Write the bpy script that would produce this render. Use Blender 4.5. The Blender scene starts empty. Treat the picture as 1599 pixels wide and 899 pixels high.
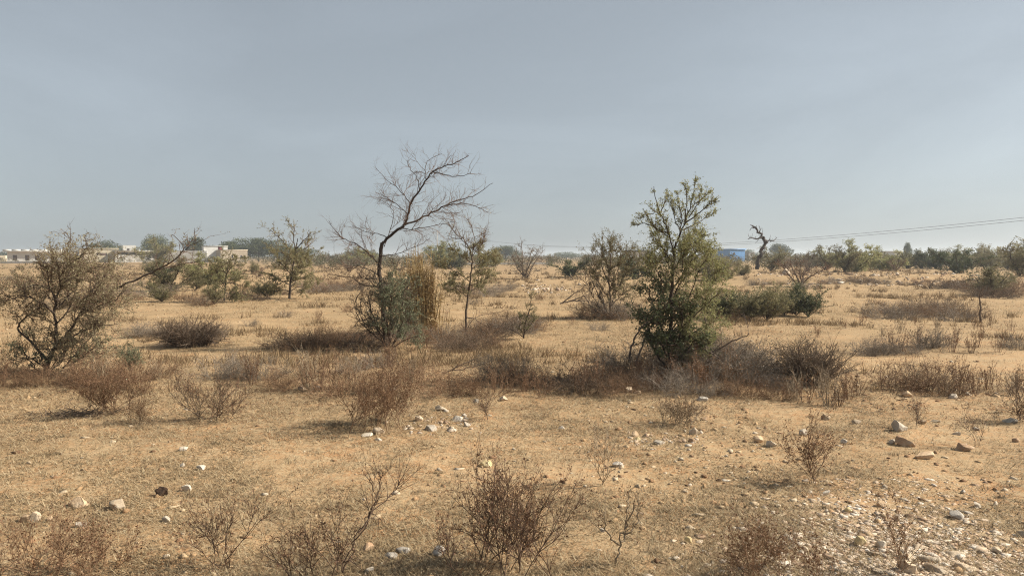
DENOISE = True
import bpy, bmesh, math, random
import numpy as np

C = bpy.context.scene.collection
scene = bpy.context.scene
RAD = math.radians

# ------------------------------------------------------------------ camera model
F, CX, CY, HY, EYE = 1180.0, 799.5, 449.5, 400.0, 1.65      # focal length etc. in photo pixels; eye height in metres
TH = math.atan((CY - HY) / F)
cam_d = bpy.data.cameras.new('camera'); cam = bpy.data.objects.new('camera', cam_d); C.objects.link(cam)
cam_d.sensor_width = 36.0; cam_d.lens = 36.0 * F / 1599.0
cam_d.clip_start = 0.05; cam_d.clip_end = 20000
cam.location = (0, 0, EYE); cam.rotation_euler = (math.pi/2 - TH, 0, 0)
scene.camera = cam

# ------------------------------------------------------------------ noise and terrain
_tab = np.random.default_rng(11).random((256, 256))
def vnoise(x, y):
    x = np.asarray(x, float); y = np.asarray(y, float)
    xi = np.floor(x).astype(int); yi = np.floor(y).astype(int)
    fx = x - xi; fy = y - yi
    fx = fx*fx*(3-2*fx); fy = fy*fy*(3-2*fy)
    a = _tab[xi & 255, yi & 255]; b = _tab[(xi+1) & 255, yi & 255]
    c = _tab[xi & 255, (yi+1) & 255]; d = _tab[(xi+1) & 255, (yi+1) & 255]
    return (a*(1-fx)+b*fx)*(1-fy) + (c*(1-fx)+d*fx)*fy
def sstep(v, a, b):
    t = np.clip((np.asarray(v, float)-a)/(b-a), 0, 1); return t*t*(3-2*t)
def terrain(x, y):
    x = np.asarray(x, float); y = np.asarray(y, float)
    d = np.hypot(x, y)
    z = 0.060*(vnoise(x/1.9+7, y/1.9+3)-.5) + 0.030*(vnoise(x/.55+31, y/.55)-.5)
    z = z + 0.010*(vnoise(x/.13, y/.13+9)-.5)*(1-sstep(d, 12, 30))
    z = z + 0.22*(vnoise(x/11+4, y/7+2)-.5)*sstep(d, 9, 26)
    yy = y + 1.6*(vnoise(x/5+2, y/5)-.5)*2
    z = z + (0.42*sstep(yy, 43, 48.5) - .16*sstep(y, 50, 60))*sstep(x, 11, 18)*(1-sstep(y, 140, 220))
    z = z + 0.45*(vnoise(x/5.5+60, y/3.5+1)-.5)*sstep(x, 9, 16)*sstep(y, 43, 47)*(1-sstep(y, 52, 58))
    z = z + (0.35*sstep(y, 62, 72) - .3*sstep(y, 75, 110))*sstep(-x, 5, 16)
    return z
def hz(x, y): return float(terrain(x, y))
def ray(px, py):
    u = (px-CX)/F; v = (CY-py)/F
    return np.array([u, math.cos(TH)+v*math.sin(TH), -math.sin(TH)+v*math.cos(TH)])
def ground(px, py):
    """the point of the ground seen at photo pixel (px, py)"""
    d = ray(px, py); z = 0.0
    for _ in range(6):
        t = (z-EYE)/d[2]; z = hz(d[0]*t, d[1]*t)*0.5 + z*0.5
    p = d*t; return np.array([p[0], p[1], hz(p[0], p[1])])
def at(px, py, Y):
    d = ray(px, py); return np.array([0, 0, EYE]) + d*(Y/d[1])
def metres(npx, Y): return npx*Y/F
def onground(px, Y):
    x = (px-CX)/F*Y; return np.array([x, Y, hz(x, Y)])

# ------------------------------------------------------------------ materials
def nmat(name):
    m = bpy.data.materials.new(name); m.use_nodes = True
    nt = m.node_tree; nt.nodes.clear()
    out = nt.nodes.new('ShaderNodeOutputMaterial')
    return m, nt, out
def N(nt, typ, **kw):
    n = nt.nodes.new(typ)
    for k, v in kw.items():
        if hasattr(n, k): setattr(n, k, v)
        else: n.inputs[k].default_value = v
    return n
def ramp(nt, fac, stops, mode='LINEAR'):
    r = nt.nodes.new('ShaderNodeValToRGB'); r.color_ramp.interpolation = mode
    e = r.color_ramp.elements
    while len(e) < len(stops): e.new(0.5)
    for i, (p, c) in enumerate(stops):
        e[i].position = p; e[i].color = (*c, 1) if len(c) == 3 else c
    nt.links.new(fac, r.inputs[0]); return r
def mix(nt, fac, a, b, blend='MIX'):
    m = nt.nodes.new('ShaderNodeMix'); m.data_type = 'RGBA'; m.blend_type = blend
    for s, v in ((m.inputs[0], fac), (m.inputs[6], a), (m.inputs[7], b)):
        if isinstance(v, bpy.types.NodeSocket): nt.links.new(v, s)
        elif isinstance(v, (int, float)): s.default_value = v
        else: s.default_value = (*v, 1)
    return m.outputs[2]
def noise(nt, vec, scale, detail=4, rough=.6, dist=0):
    n = N(nt, 'ShaderNodeTexNoise', Scale=scale, Detail=detail, Roughness=rough, Distortion=dist)
    nt.links.new(vec, n.inputs['Vector']); return n.outputs['Fac']
def leaf_mat(name, cols, rough=.6, trans=.3):
    """a leaf or straw material: every little face has its own shade out of cols"""
    m, nt, out = nmat(name)
    g = N(nt, 'ShaderNodeNewGeometry'); oi = N(nt, 'ShaderNodeObjectInfo')
    st = [(i/(len(cols)-1), c) for i, c in enumerate(cols)]
    r = ramp(nt, g.outputs['Random Per Island'], st)
    hs = N(nt, 'ShaderNodeHueSaturation'); nt.links.new(r.outputs[0], hs.inputs['Color'])
    mr = N(nt, 'ShaderNodeMapRange'); mr.inputs[3].default_value = .82; mr.inputs[4].default_value = 1.18
    nt.links.new(oi.outputs['Random'], mr.inputs[0]); nt.links.new(mr.outputs[0], hs.inputs['Value'])
    p = N(nt, 'ShaderNodeBsdfPrincipled', Roughness=rough); p.inputs['Specular IOR Level'].default_value = .25
    nt.links.new(hs.outputs[0], p.inputs['Base Color'])
    if trans:
        t = N(nt, 'ShaderNodeBsdfTranslucent'); nt.links.new(hs.outputs[0], t.inputs[0])
        ms = N(nt, 'ShaderNodeMixShader'); ms.inputs[0].default_value = trans
        nt.links.new(p.outputs[0], ms.inputs[1]); nt.links.new(t.outputs[0], ms.inputs[2])
        nt.links.new(ms.outputs[0], out.inputs[0])
    else: nt.links.new(p.outputs[0], out.inputs[0])
    return m
def rough_mat(name, stops, scale=6, rough=.9, bump=.3, bscale=40, coord='Object', island=False, spec=.2, detail=6):
    """mottled matte material: bark, stone, plaster"""
    m, nt, out = nmat(name)
    tc = N(nt, 'ShaderNodeTexCoord'); v = tc.outputs[coord]
    f = noise(nt, v, scale, detail, .65)
    r = ramp(nt, f, stops); col = r.outputs[0]
    oi = N(nt, 'ShaderNodeObjectInfo')
    src = oi.outputs['Random']
    if island: src = N(nt, 'ShaderNodeNewGeometry').outputs['Random Per Island']
    hs = N(nt, 'ShaderNodeHueSaturation'); nt.links.new(col, hs.inputs['Color'])
    mr = N(nt, 'ShaderNodeMapRange'); mr.inputs[3].default_value = .72; mr.inputs[4].default_value = 1.22
    nt.links.new(src, mr.inputs[0]); nt.links.new(mr.outputs[0], hs.inputs['Value'])
    p = N(nt, 'ShaderNodeBsdfPrincipled', Roughness=rough); p.inputs['Specular IOR Level'].default_value = spec
    nt.links.new(hs.outputs[0], p.inputs['Base Color'])
    if bump:
        b = N(nt, 'ShaderNodeBump', Strength=bump, Distance=.02)
        nt.links.new(noise(nt, v, bscale, 5, .7), b.inputs['Height']); nt.links.new(b.outputs[0], p.inputs['Normal'])
    nt.links.new(p.outputs[0], out.inputs[0]); return m

# ------------------------------------------------------------------ mesh building
def make_mesh(name, verts, faces4=None, faces3=None, mats=(), m4=None, m3=None, smooth=False):
    verts = np.asarray(verts, np.float32).reshape(-1, 3)
    f4 = np.zeros((0, 4), np.int32) if faces4 is None else np.asarray(faces4, np.int32).reshape(-1, 4)
    f3 = np.zeros((0, 3), np.int32) if faces3 is None else np.asarray(faces3, np.int32).reshape(-1, 3)
    me = bpy.data.meshes.new(name)
    me.vertices.add(len(verts)); me.vertices.foreach_set('co', verts.ravel())
    nl = f4.size + f3.size; nf = len(f4)+len(f3)
    me.loops.add(nl); me.loops.foreach_set('vertex_index', np.concatenate([f4.ravel(), f3.ravel()]).astype(np.int32))
    me.polygons.add(nf)
    st = np.concatenate([np.arange(len(f4))*4, f4.size + np.arange(len(f3))*3]).astype(np.int32)
    me.polygons.foreach_set('loop_start', st)
    for m in mats: me.materials.append(m)
    if m4 is not None or m3 is not None:
        a = np.zeros(len(f4), np.int32) if m4 is None else m4
        b = np.zeros(len(f3), np.int32) if m3 is None else m3
        me.polygons.foreach_set('material_index', np.concatenate([a, b]).astype(np.int32))
    if smooth: me.polygons.foreach_set('use_smooth', np.ones(nf, bool))
    me.update(calc_edges=True)
    return me
def link(name, me, parent=None, loc=None):
    o = bpy.data.objects.new(name, me); C.objects.link(o)
    if parent is not None: o.parent = parent
    if loc is not None: o.location = tuple(loc)
    return o
def tag(o, label=None, cat=None, group=None, kind=None):
    if label: o['label'] = label
    if cat: o['category'] = cat
    if group: o['group'] = group
    if kind: o['kind'] = kind
    return o
def thing(name, label, cat, loc, group=None, rz=0.0):
    o = bpy.data.objects.new(name, None); C.objects.link(o)
    o.location = tuple(loc); o.rotation_euler = (0, 0, rz); o.empty_display_size = .2
    return tag(o, label, cat, group)
def dup(root, label, loc, rz=0.0, scale=1.0, group=None):
    r = root.copy(); C.objects.link(r)
    r.location = tuple(loc); r.rotation_euler = (0, 0, rz)
    r.scale = (scale,)*3 if isinstance(scale, (int, float)) else scale
    r['label'] = label
    if group: r['group'] = group
    for ch in list(root.children):
        c = ch.copy(); C.objects.link(c); c.parent = r
        for g in list(ch.children):
            d = g.copy(); C.objects.link(d); d.parent = c
    return r

class MB:
    """collects boxes and quads into one mesh"""
    def __init__(s): s.v = []; s.f = []
    def box(s, a, b):
        n = len(s.v); (x0, y0, z0), (x1, y1, z1) = a, b
        s.v += [(x0,y0,z0),(x1,y0,z0),(x1,y1,z0),(x0,y1,z0),(x0,y0,z1),(x1,y0,z1),(x1,y1,z1),(x0,y1,z1)]
        s.f += [tuple(n+i for i in q) for q in ((3,2,1,0),(4,5,6,7),(0,1,5,4),(1,2,6,5),(2,3,7,6),(3,0,4,7))]
    def quad(s, *p): n = len(s.v); s.v += list(p); s.f.append(tuple(range(n, n+4)))
    def build(s, name, mat, parent=None, bevel=0):
        me = make_mesh(name, s.v, s.f, mats=[mat]); o = link(name, me, parent)
        return o

class Plant:
    """branches (polylines with radii) and leaves, turned into meshes in one go"""
    def __init__(s, seed): s.r = np.random.default_rng(seed); s.p = []; s.leaves = {}
    def line(s, pts, rad, part='trunk'):
        s.p.append((np.asarray(pts, float), np.asarray(rad, float), part))
    def leaf(s, pos, d, size, wid, part='foliage'):
        s.leaves.setdefault(part, []).append((pos, d, size, wid))
    def tubes(s, part, sides=3):
        V = []; Fc = []; off = 0; by = {}
        for pts, rad, pa in s.p:
            if pa == part: by.setdefault(len(pts), []).append((pts, rad))
        for P, L in by.items():
            A = np.stack([a for a, _ in L]); R = np.stack([b for _, b in L]); n = len(A)
            k = sides + (2 if R.max() > .018 else 0)
            T = np.gradient(A, axis=1); T /= np.linalg.norm(T, axis=2, keepdims=True)+1e-9
            D = A[:, -1]-A[:, 0]; ref = np.zeros_like(D); ref[np.arange(n), np.argmin(np.abs(D), axis=1)] = 1
            U = np.cross(T, ref[:, None, :]); U /= np.linalg.norm(U, axis=2, keepdims=True)+1e-9
            W = np.cross(T, U)
            ang = np.arange(k)*2*math.pi/k
            ring = (U[:, :, None, :]*np.cos(ang)[None, None, :, None] + W[:, :, None, :]*np.sin(ang)[None, None, :, None])
            X = A[:, :, None, :] + ring*R[:, :, None, None]
            V.append(X.reshape(-1, 3))
            b = (off + np.arange(n)[:, None, None]*P*k + np.arange(P-1)[None, :, None]*k)
            j = np.arange(k)[None, None, :]; j2 = (j+1) % k
            Fc.append(np.stack([b+j, b+j2, b+k+j2, b+k+j], axis=-1).reshape(-1, 4)); off += n*P*k
        if not V: return None
        return np.concatenate(V), np.concatenate(Fc)
    def leafmesh(s, part):
        L = s.leaves.get(part)
        if not L: return None
        pos = np.array([l[0] for l in L]); d = np.array([l[1] for l in L]); sz = np.array([l[2] for l in L])[:, None]; wd = np.array([l[3] for l in L])[:, None]
        return leaf_quads(s.r, pos, d, sz, wd)
    def build(s, name, parts, root):
        """parts: list of (child name, [tube parts], [leaf parts], material of tubes, material of leaves)"""
        for cn, tp, lp, mt, ml in parts:
            vs, fs, ms, off = [], [], [], 0
            for t in tp:
                q = s.tubes(t)
                if q: vs.append(q[0]); fs.append(q[1]+off); ms.append(np.zeros(len(q[1]), int)); off += len(q[0])
            for t in lp:
                q = s.leafmesh(t)
                if q: vs.append(q[0]); fs.append(q[1]+off); ms.append(np.full(len(q[1]), 1 if (tp and ml) else 0)); off += len(q[0])
            if not vs: continue
            mats = [m for m in ((mt if tp else None), (ml if lp else None)) if m]
            me = make_mesh(cn, np.concatenate(vs), np.concatenate(fs), mats=mats, m4=np.concatenate(ms), smooth=False)
            if root is None: return me
            link(cn, me, root)
def leaf_quads(r, pos, d, sz, wd):
    n = len(pos)
    d = d/(np.linalg.norm(d, axis=1, keepdims=True)+1e-9)
    q = r.normal(size=(n, 3)); s_ = np.cross(d, q); s_ /= np.linalg.norm(s_, axis=1, keepdims=True)+1e-9
    up = np.cross(s_, d)
    a = pos; b = pos + d*sz*.45 + s_*wd*.5 + up*sz*.06; c = pos + d*sz; e = pos + d*sz*.5 - s_*wd*.5 + up*sz*.06
    V = np.stack([a, b, c, e], axis=1).reshape(-1, 3)
    return V, np.arange(n*4).reshape(-1, 4)
def nrm(v): v = np.asarray(v, float); return v/(np.linalg.norm(v)+1e-9)
def wander(r, p, d, L, n, wig, up, grav=0.0):
    pts = [np.array(p, float)]; d = nrm(d)
    for i in range(n):
        d = nrm(d + r.normal(size=3)*wig + np.array([0, 0, up]))
        pts.append(pts[-1] + d*L/n)
    return np.array(pts)
def tilt(r, d, lo, hi):
    """a direction turned away from d by lo..hi degrees"""
    d = nrm(d); q = nrm(np.cross(d, r.normal(size=3))); a = RAD(r.uniform(lo, hi))
    return d*math.cos(a) + q*math.sin(a)
def sprout(pl, pts, rad, lev, specs):
    """grow side branches from a polyline; specs[lev] says how"""
    if lev >= len(specs): return
    sp = specs[lev]; r = pl.r; n = len(pts)
    seg = np.linalg.norm(np.diff(pts, axis=0), axis=1); L = seg.sum(); cum = np.concatenate([[0], np.cumsum(seg)])
    num = sp['num'](L) if callable(sp['num']) else int(r.integers(sp['num'][0], sp['num'][1]+1))
    for _ in range(num):
        t = r.uniform(sp.get('t0', .15), 1.0); s = t*L; i = min(int(np.searchsorted(cum, s, side='right')-1), n-2)
        f = (s-cum[i])/(seg[i]+1e-9); p = pts[i]*(1-f)+pts[i+1]*f; d = nrm(pts[i+1]-pts[i])
        q = tilt(r, d, *sp.get('ang', (25, 65))); q = nrm(q + np.array([0, 0, sp.get('lift', .1)]))
        l = r.uniform(*sp['len']) * (sp.get('taper', 1) * (1-t) + 1 - sp.get('taper', 1) if sp.get('taper') else 1)
        pp = wander(r, p, q, l, sp.get('n', 4), sp.get('wig', .15), sp.get('up', .03))
        r0 = min(sp['rad'], rad[min(i, len(rad)-1)]*.8)
        rr = np.linspace(r0, r0*sp.get('end', .35), len(pp))
        pl.line(pp, rr, sp.get('part', 'twigs'))
        lf = sp.get('leaf')
        if lf: leaves_on(pl, pp, lf)
        sprout(pl, pp, rr, lev+1, specs)
def leaves_on(pl, pp, lf):
    r = pl.r
    k = int(r.poisson(lf['n']))
    for _ in range(k):
        u = r.uniform(lf.get('t0', .1), 1)*(len(pp)-1); i = min(int(u), len(pp)-2); f = u-i
        p = pp[i]*(1-f)+pp[i+1]*f + r.normal(size=3)*lf.get('jit', .004)
        d = nrm(nrm(pp[i+1]-pp[i])*.5 + r.normal(size=3)*.8 + np.array([0, 0, lf.get('up', .1)]))
        sz = r.uniform(*lf['size'])
        pl.leaf(p, d, sz, sz*lf.get('w', .5), lf.get('part', 'foliage'))
def crom(P, n=5):
    P = np.asarray(P, float); Q = np.vstack([2*P[0]-P[1], P, 2*P[-1]-P[-2]]); out = []
    for i in range(1, len(Q)-2):
        for t in np.linspace(0, 1, n, endpoint=False):
            a, b, c, d = Q[i-1], Q[i], Q[i+1], Q[i+2]
            out.append(.5*((2*b)+(c-a)*t+(2*a-5*b+4*c-d)*t*t+(3*b-a-3*c+d)*t**3))
    out.append(Q[-2]); return np.array(out)
def limb(pl, px, Y, base, r0, r1, drift=0.0, y0=0.0, part='trunk', specs=None, lev=0, wob=.008, leaf=None):
    """a limb whose bends are read off the photograph, at its own distance, leaning drift metres in depth"""
    k = len(px); pts = []
    for i, (x, y) in enumerate(px):
        pts.append(at(x, y, Y + y0 + drift*i/(k-1)) - base)
    pts = crom(pts, 4); pts[1:-1] += pl.r.normal(size=(len(pts)-2, 3))*wob
    rad = np.linspace(r0, r1, len(pts))**1.0
    pl.line(pts, rad, part)
    if leaf: leaves_on(pl, pts, leaf)
    if specs: sprout(pl, pts, rad, lev, specs)
    return pts
ORD = 'first second third fourth fifth sixth seventh eighth ninth tenth eleventh twelfth thirteenth fourteenth fifteenth'.split()
# ------------------------------------------------------------------ light: hazy late-morning sun, high on the right and slightly ahead
SUN_AZ, SUN_EL = RAD(84), RAD(38)
sdir = np.array([math.sin(SUN_AZ)*math.cos(SUN_EL), math.cos(SUN_AZ)*math.cos(SUN_EL), math.sin(SUN_EL)])
sl = bpy.data.lights.new('sun', 'SUN'); sl.energy = 4.4; sl.angle = RAD(0.6); sl.color = (1, .925, .79)
so = bpy.data.objects.new('sun', sl); C.objects.link(so)
from mathutils import Vector
so.rotation_euler = Vector(tuple(-sdir)).to_track_quat('-Z', 'Y').to_euler()
w = bpy.data.worlds.new('World'); scene.world = w; w.use_nodes = True
nt = w.node_tree; nt.nodes.clear()
sky = nt.nodes.new('ShaderNodeTexSky'); sky.sky_type = 'NISHITA'; sky.sun_disc = False
sky.sun_elevation = SUN_EL; sky.sun_rotation = SUN_AZ; sky.air_density = 1.0; sky.dust_density = 1.35; sky.ozone_density = 1.0; sky.altitude = 300
hs = nt.nodes.new('ShaderNodeHueSaturation'); hs.inputs['Saturation'].default_value = .33; hs.inputs['Value'].default_value = 1.0
nt.links.new(sky.outputs[0], hs.inputs['Color'])
# thin high cloud streaks
tc = nt.nodes.new('ShaderNodeTexCoord'); mp = nt.nodes.new('ShaderNodeMapping'); mp.inputs['Rotation'].default_value = (.30, -.38, .5); mp.inputs['Scale'].default_value = (1.2, 1.7, 3.6)
nt.links.new(tc.outputs['Generated'], mp.inputs[0])
cn = nt.nodes.new('ShaderNodeTexNoise'); cn.inputs['Scale'].default_value = 1.5; cn.inputs['Detail'].default_value = 6; cn.inputs['Roughness'].default_value = .55; cn.inputs['Distortion'].default_value = .7
nt.links.new(mp.outputs[0], cn.inputs['Vector'])
cr = nt.nodes.new('ShaderNodeMapRange'); cr.inputs[1].default_value = .4; cr.inputs[2].default_value = .75; cr.inputs[3].default_value = .93; cr.inputs[4].default_value = 1.16
nt.links.new(cn.outputs['Fac'], cr.inputs[0])
mx = nt.nodes.new('ShaderNodeMix'); mx.data_type = 'RGBA'; mx.blend_type = 'MULTIPLY'; mx.inputs[0].default_value = 1
nt.links.new(hs.outputs[0], mx.inputs[6]); nt.links.new(cr.outputs[0], mx.inputs[7])
tintn = nt.nodes.new('ShaderNodeMix'); tintn.data_type = 'RGBA'; tintn.blend_type = 'MULTIPLY'; tintn.inputs[0].default_value = 1
veil = nt.nodes.new('ShaderNodeMix'); veil.data_type = 'RGBA'; veil.inputs[0].default_value = .46; veil.inputs[7].default_value = (2.85, 3.2, 3.55, 1)   # an even layer of high thin haze
nt.links.new(mx.outputs[2], veil.inputs[6]); nt.links.new(veil.outputs[2], tintn.inputs[6]); tintn.inputs[7].default_value = (.955, 1.0, 1.02, 1)
bg = nt.nodes.new('ShaderNodeBackground'); bg.inputs['Strength'].default_value = .058
wo = nt.nodes.new('ShaderNodeOutputWorld')
nt.links.new(tintn.outputs[2], bg.inputs[0]); nt.links.new(bg.outputs[0], wo.inputs[0])
vs = scene.view_settings; scene.display_settings.display_device = 'sRGB'
vs.view_transform = 'Standard'; vs.look = 'None'; vs.gamma = 1; vs.use_curve_mapping = False; vs.exposure = 1.05

scene.cycles.use_denoising = DENOISE; scene.cycles.denoising_prefilter = 'NONE'
scene.cycles.pixel_filter_type = 'BLACKMAN_HARRIS'; scene.cycles.filter_width = 1.15

# ------------------------------------------------------------------ the ground: one sheet, finer towards the viewer
def ground_sheet():
    ang = np.concatenate([np.linspace(-180, -48, 45)[:-1], np.linspace(-48, 48, 640), np.linspace(48, 180, 45)[1:-1]])
    rr = np.concatenate([[.25, .8, 1.5, 2.2], np.exp(np.linspace(math.log(2.9), math.log(70), 560)), np.exp(np.linspace(math.log(72), math.log(2500), 60))])
    A, R_ = np.meshgrid(RAD(1)*ang, rr); X = np.sin(A)*R_; Y = np.cos(A)*R_; Z = terrain(X, Y)
    n, m = A.shape; V = np.stack([X, Y, Z], -1).reshape(-1, 3)
    i, j = np.meshgrid(np.arange(n-1), np.arange(m), indexing='ij'); j2 = (j+1) % m
    Fq = np.stack([i*m+j, i*m+j2, (i+1)*m+j2, (i+1)*m+j], -1).reshape(-1, 4)
    V = np.vstack([V, [[0, 0, hz(0, 0)]]]); c = len(V)-1; jj = np.arange(m)
    F3 = np.stack([np.full(m, c), (jj+1) % m, jj], -1)
    return V, Fq, F3
def ground_mat():
    m, nt, out = nmat('dry_earth')
    g = N(nt, 'ShaderNodeNewGeometry'); v = g.outputs['Position']
    big = noise(nt, v, .33, 4, .6, .3); mid = noise(nt, v, 1.3, 5, .65, .2); small = noise(nt, v, 7, 6, .7); fine = noise(nt, v, 42, 5, .75)
    sand = ramp(nt, mid, [(.30, (.40, .225, .11)), (.5, (.47, .285, .15)), (.68, (.50, .335, .195))]).outputs[0]
    redm = ramp(nt, noise(nt, v, .9, 4, .6, .5), [(.50, (0, 0, 0)), (.64, (1, 1, 1))]).outputs[0]
    c = mix(nt, redm, sand, (.41, .195, .082))
    straw = ramp(nt, small, [(.42, (0, 0, 0)), (.62, (.8, .8, .8))]).outputs[0]
    c = mix(nt, straw, c, (.42, .325, .20))
    bigm = ramp(nt, big, [(.35, (.35, .35, .35)), (.65, (1, 1, 1))]).outputs[0]
    gran = noise(nt, v, 60, 3, .8)
    patchy = ramp(nt, noise(nt, v, .75, 3, .55, .4), [(.38, (.25, .25, .25)), (.58, (1, 1, 1))]).outputs[0]     # bare crusted patches against littered ones
    c = mix(nt, mix(nt, 1.0, ramp(nt, gran, [(.48, (0, 0, 0)), (.58, (.85, .85, .85))]).outputs[0], patchy, 'MULTIPLY'), c, (.26, .155, .075))
    gc = ground(1400, 880); sub = N(nt, 'ShaderNodeVectorMath', operation='DISTANCE'); nt.links.new(v, sub.inputs[0]); sub.inputs[1].default_value = tuple(gc)
    pz = N(nt, 'ShaderNodeMapRange'); pz.inputs[1].default_value = 1.5; pz.inputs[2].default_value = .2; nt.links.new(sub.outputs['Value'], pz.inputs[0])
    pm_ = mix(nt, 1.0, pz.outputs[0], ramp(nt, mid, [(.4, (.2, .2, .2)), (.6, (.9, .9, .9))]).outputs[0], 'MULTIPLY')
    c = mix(nt, pm_, c, (.46, .35, .26))
    c = mix(nt, ramp(nt, noise(nt, v, 33, 4, .75), [(.52, (0, 0, 0)), (.60, (.85, .85, .85))]).outputs[0], c, (.46, .355, .225))
    litter = ramp(nt, fine, [(.51, (0, 0, 0)), (.62, (.95, .95, .95))]).outputs[0]
    c = mix(nt, mix(nt, 1.0, litter, mix(nt, 1.0, bigm, patchy, 'MULTIPLY'), 'MULTIPLY'), c, (.17, .115, .065))
    pale = ramp(nt, noise(nt, v, 25, 4, .7), [(.64, (0, 0, 0)), (.74, (.7, .7, .7))]).outputs[0]
    c = mix(nt, pale, c, (.47, .37, .265))
    # far fields: bands of dry scrub and browner soil beyond about 50 m
    sx = N(nt, 'ShaderNodeSeparateXYZ'); nt.links.new(v, sx.inputs[0])
    far = N(nt, 'ShaderNodeMapRange'); far.inputs[1].default_value = 48; far.inputs[2].default_value = 85
    nt.links.new(sx.outputs[1], far.inputs[0])
    mp = N(nt, 'ShaderNodeMapping'); mp.inputs['Scale'].default_value = (.05, .12, 1); nt.links.new(v, mp.inputs[0])
    fcol = ramp(nt, noise(nt, mp.outputs[0], 1.0, 5, .65), [(.35, (.15, .10, .06)), (.48, (.25, .16, .09)), (.6, (.35, .225, .13)), (.72, (.20, .15, .088))]).outputs[0]
    ff = N(nt, 'ShaderNodeMath', operation='MULTIPLY'); nt.links.new(far.outputs[0], ff.inputs[0]); ff.inputs[1].default_value = .85
    c = mix(nt, ff.outputs[0], c, fcol)
    # streaks of short dry grass; the darkening with distance also paints in micro-shadow
    mp2 = N(nt, 'ShaderNodeMapping'); mp2.inputs['Scale'].default_value = (.30, .9, 1); nt.links.new(v, mp2.inputs[0])
    stm = ramp(nt, noise(nt, mp2.outputs[0], 1.0, 6, .7, .4), [(.44, (.12, .12, .12)), (.62, (.9, .9, .9))]).outputs[0]
    mid_d = N(nt, 'ShaderNodeMapRange'); mid_d.inputs[1].default_value = 9; mid_d.inputs[2].default_value = 20; mid_d.inputs[3].default_value = .35; nt.links.new(sx.outputs[1], mid_d.inputs[0])
    c = mix(nt, mix(nt, 1.0, stm, mid_d.outputs[0], 'MULTIPLY'), c, (.25, .178, .10))
    c = mix(nt, mix(nt, 1.0, ramp(nt, noise(nt, v, 2.6, 5, .75), [(.44, (.25, .25, .25)), (.62, (.8, .8, .8))]).outputs[0], mid_d.outputs[0], 'MULTIPLY'), c, (.31, .215, .118))
    p = N(nt, 'ShaderNodeBsdfPrincipled', Roughness=.95); p.inputs['Specular IOR Level'].default_value = .1
    nt.links.new(c, p.inputs['Base Color'])
    b1 = N(nt, 'ShaderNodeBump', Strength=.7, Distance=.03); nt.links.new(small, b1.inputs['Height'])
    b2 = N(nt, 'ShaderNodeBump', Strength=.8, Distance=.012); nt.links.new(fine, b2.inputs['Height']); nt.links.new(b1.outputs[0], b2.inputs['Normal'])
    nt.links.new(b2.outputs[0], p.inputs['Normal']); nt.links.new(p.outputs[0], out.inputs[0]); return m
V, F4, F3 = ground_sheet()
gm = make_mesh('ground', V, F4, F3, [ground_mat()], smooth=True)
tag(link('ground', gm), kind='structure')
# ------------------------------------------------------------------ plant materials
BARK = rough_mat('grey_brown_bark', [(.3, (.085, .060, .043)), (.7, (.19, .14, .10))], 14, .9, .5, 60)
BARKX = rough_mat('black_dead_bark', [(.3, (.018, .013, .011)), (.7, (.045, .034, .028))], 14, .9, .5, 60)
BARKD = rough_mat('dark_bark', [(.3, (.040, .029, .022)), (.7, (.10, .073, .055))], 14, .9, .5, 60)
TWIG = rough_mat('reddish_twig', [(.3, (.11, .066, .046)), (.7, (.21, .14, .10))], 9, .85, 0)
TWIGG = rough_mat('grey_twig', [(.3, (.15, .12, .095)), (.7, (.27, .225, .18))], 9, .85, 0)
DEADW = rough_mat('weathered_dead_wood', [(.3, (.07, .052, .042)), (.7, (.17, .13, .105))], 9, .9, .3)
DRYST = rough_mat('dry_brown_stem', [(.3, (.13, .077, .045)), (.7, (.27, .17, .10))], 7, .85, 0)
DRYLT = rough_mat('bleached_stem', [(.3, (.20, .15, .10)), (.7, (.36, .28, .19))], 7, .85, 0)
L_OLIVE = leaf_mat('olive_thorn_leaf', [(.13, .12, .058), (.19, .175, .085), (.24, .215, .11), (.29, .25, .145)], trans=.4)
L_BROWN = leaf_mat('brown_olive_thorn_leaf', [(.17, .14, .075), (.25, .21, .12), (.32, .275, .165), (.40, .35, .23)], trans=.4)
L_GREEN = leaf_mat('fresh_green_leaf', [(.17, .18, .075), (.25, .25, .105), (.33, .315, .145), (.40, .37, .19)], trans=.5)
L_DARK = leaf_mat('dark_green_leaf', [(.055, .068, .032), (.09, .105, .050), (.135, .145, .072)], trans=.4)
L_GREY = leaf_mat('grey_green_leaf', [(.13, .145, .085), (.19, .20, .12), (.25, .255, .165)], trans=.4)
L_TREE = leaf_mat('far_tree_leaf', [(.05, .062, .028), (.08, .094, .042), (.115, .128, .058)], trans=.25)
L_YEL = leaf_mat('yellow_olive_leaf', [(.13, .12, .04), (.19, .17, .06), (.24, .21, .09)])
L_DRY = leaf_mat('dry_red_brown_leaf', [(.09, .042, .022), (.16, .08, .042), (.22, .125, .068), (.29, .19, .11)], trans=.2)
L_DGRY = leaf_mat('dry_grey_brown_leaf', [(.10, .075, .052), (.16, .125, .09), (.24, .195, .14)], trans=.2)
STRAW = leaf_mat('golden_straw', [(.30, .18, .08), (.45, .30, .12), (.55, .39, .18), (.62, .48, .27), (.38, .25, .11), (.50, .36, .17)], trans=.2)

# ------------------------------------------------------------------ twig recipes
def tw(num, ln, rad, leaf=None, **k): return dict(num=num, len=ln, rad=rad, leaf=leaf, **k)
def per(m): return lambda L: max(1, int(L*m))
lf_small = lambda n, part='foliage', s=(.016, .034), w=.55, jit=.008: dict(n=n*1.25, size=s, w=w, part=part, jit=jit*1.5, up=.15)

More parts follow.
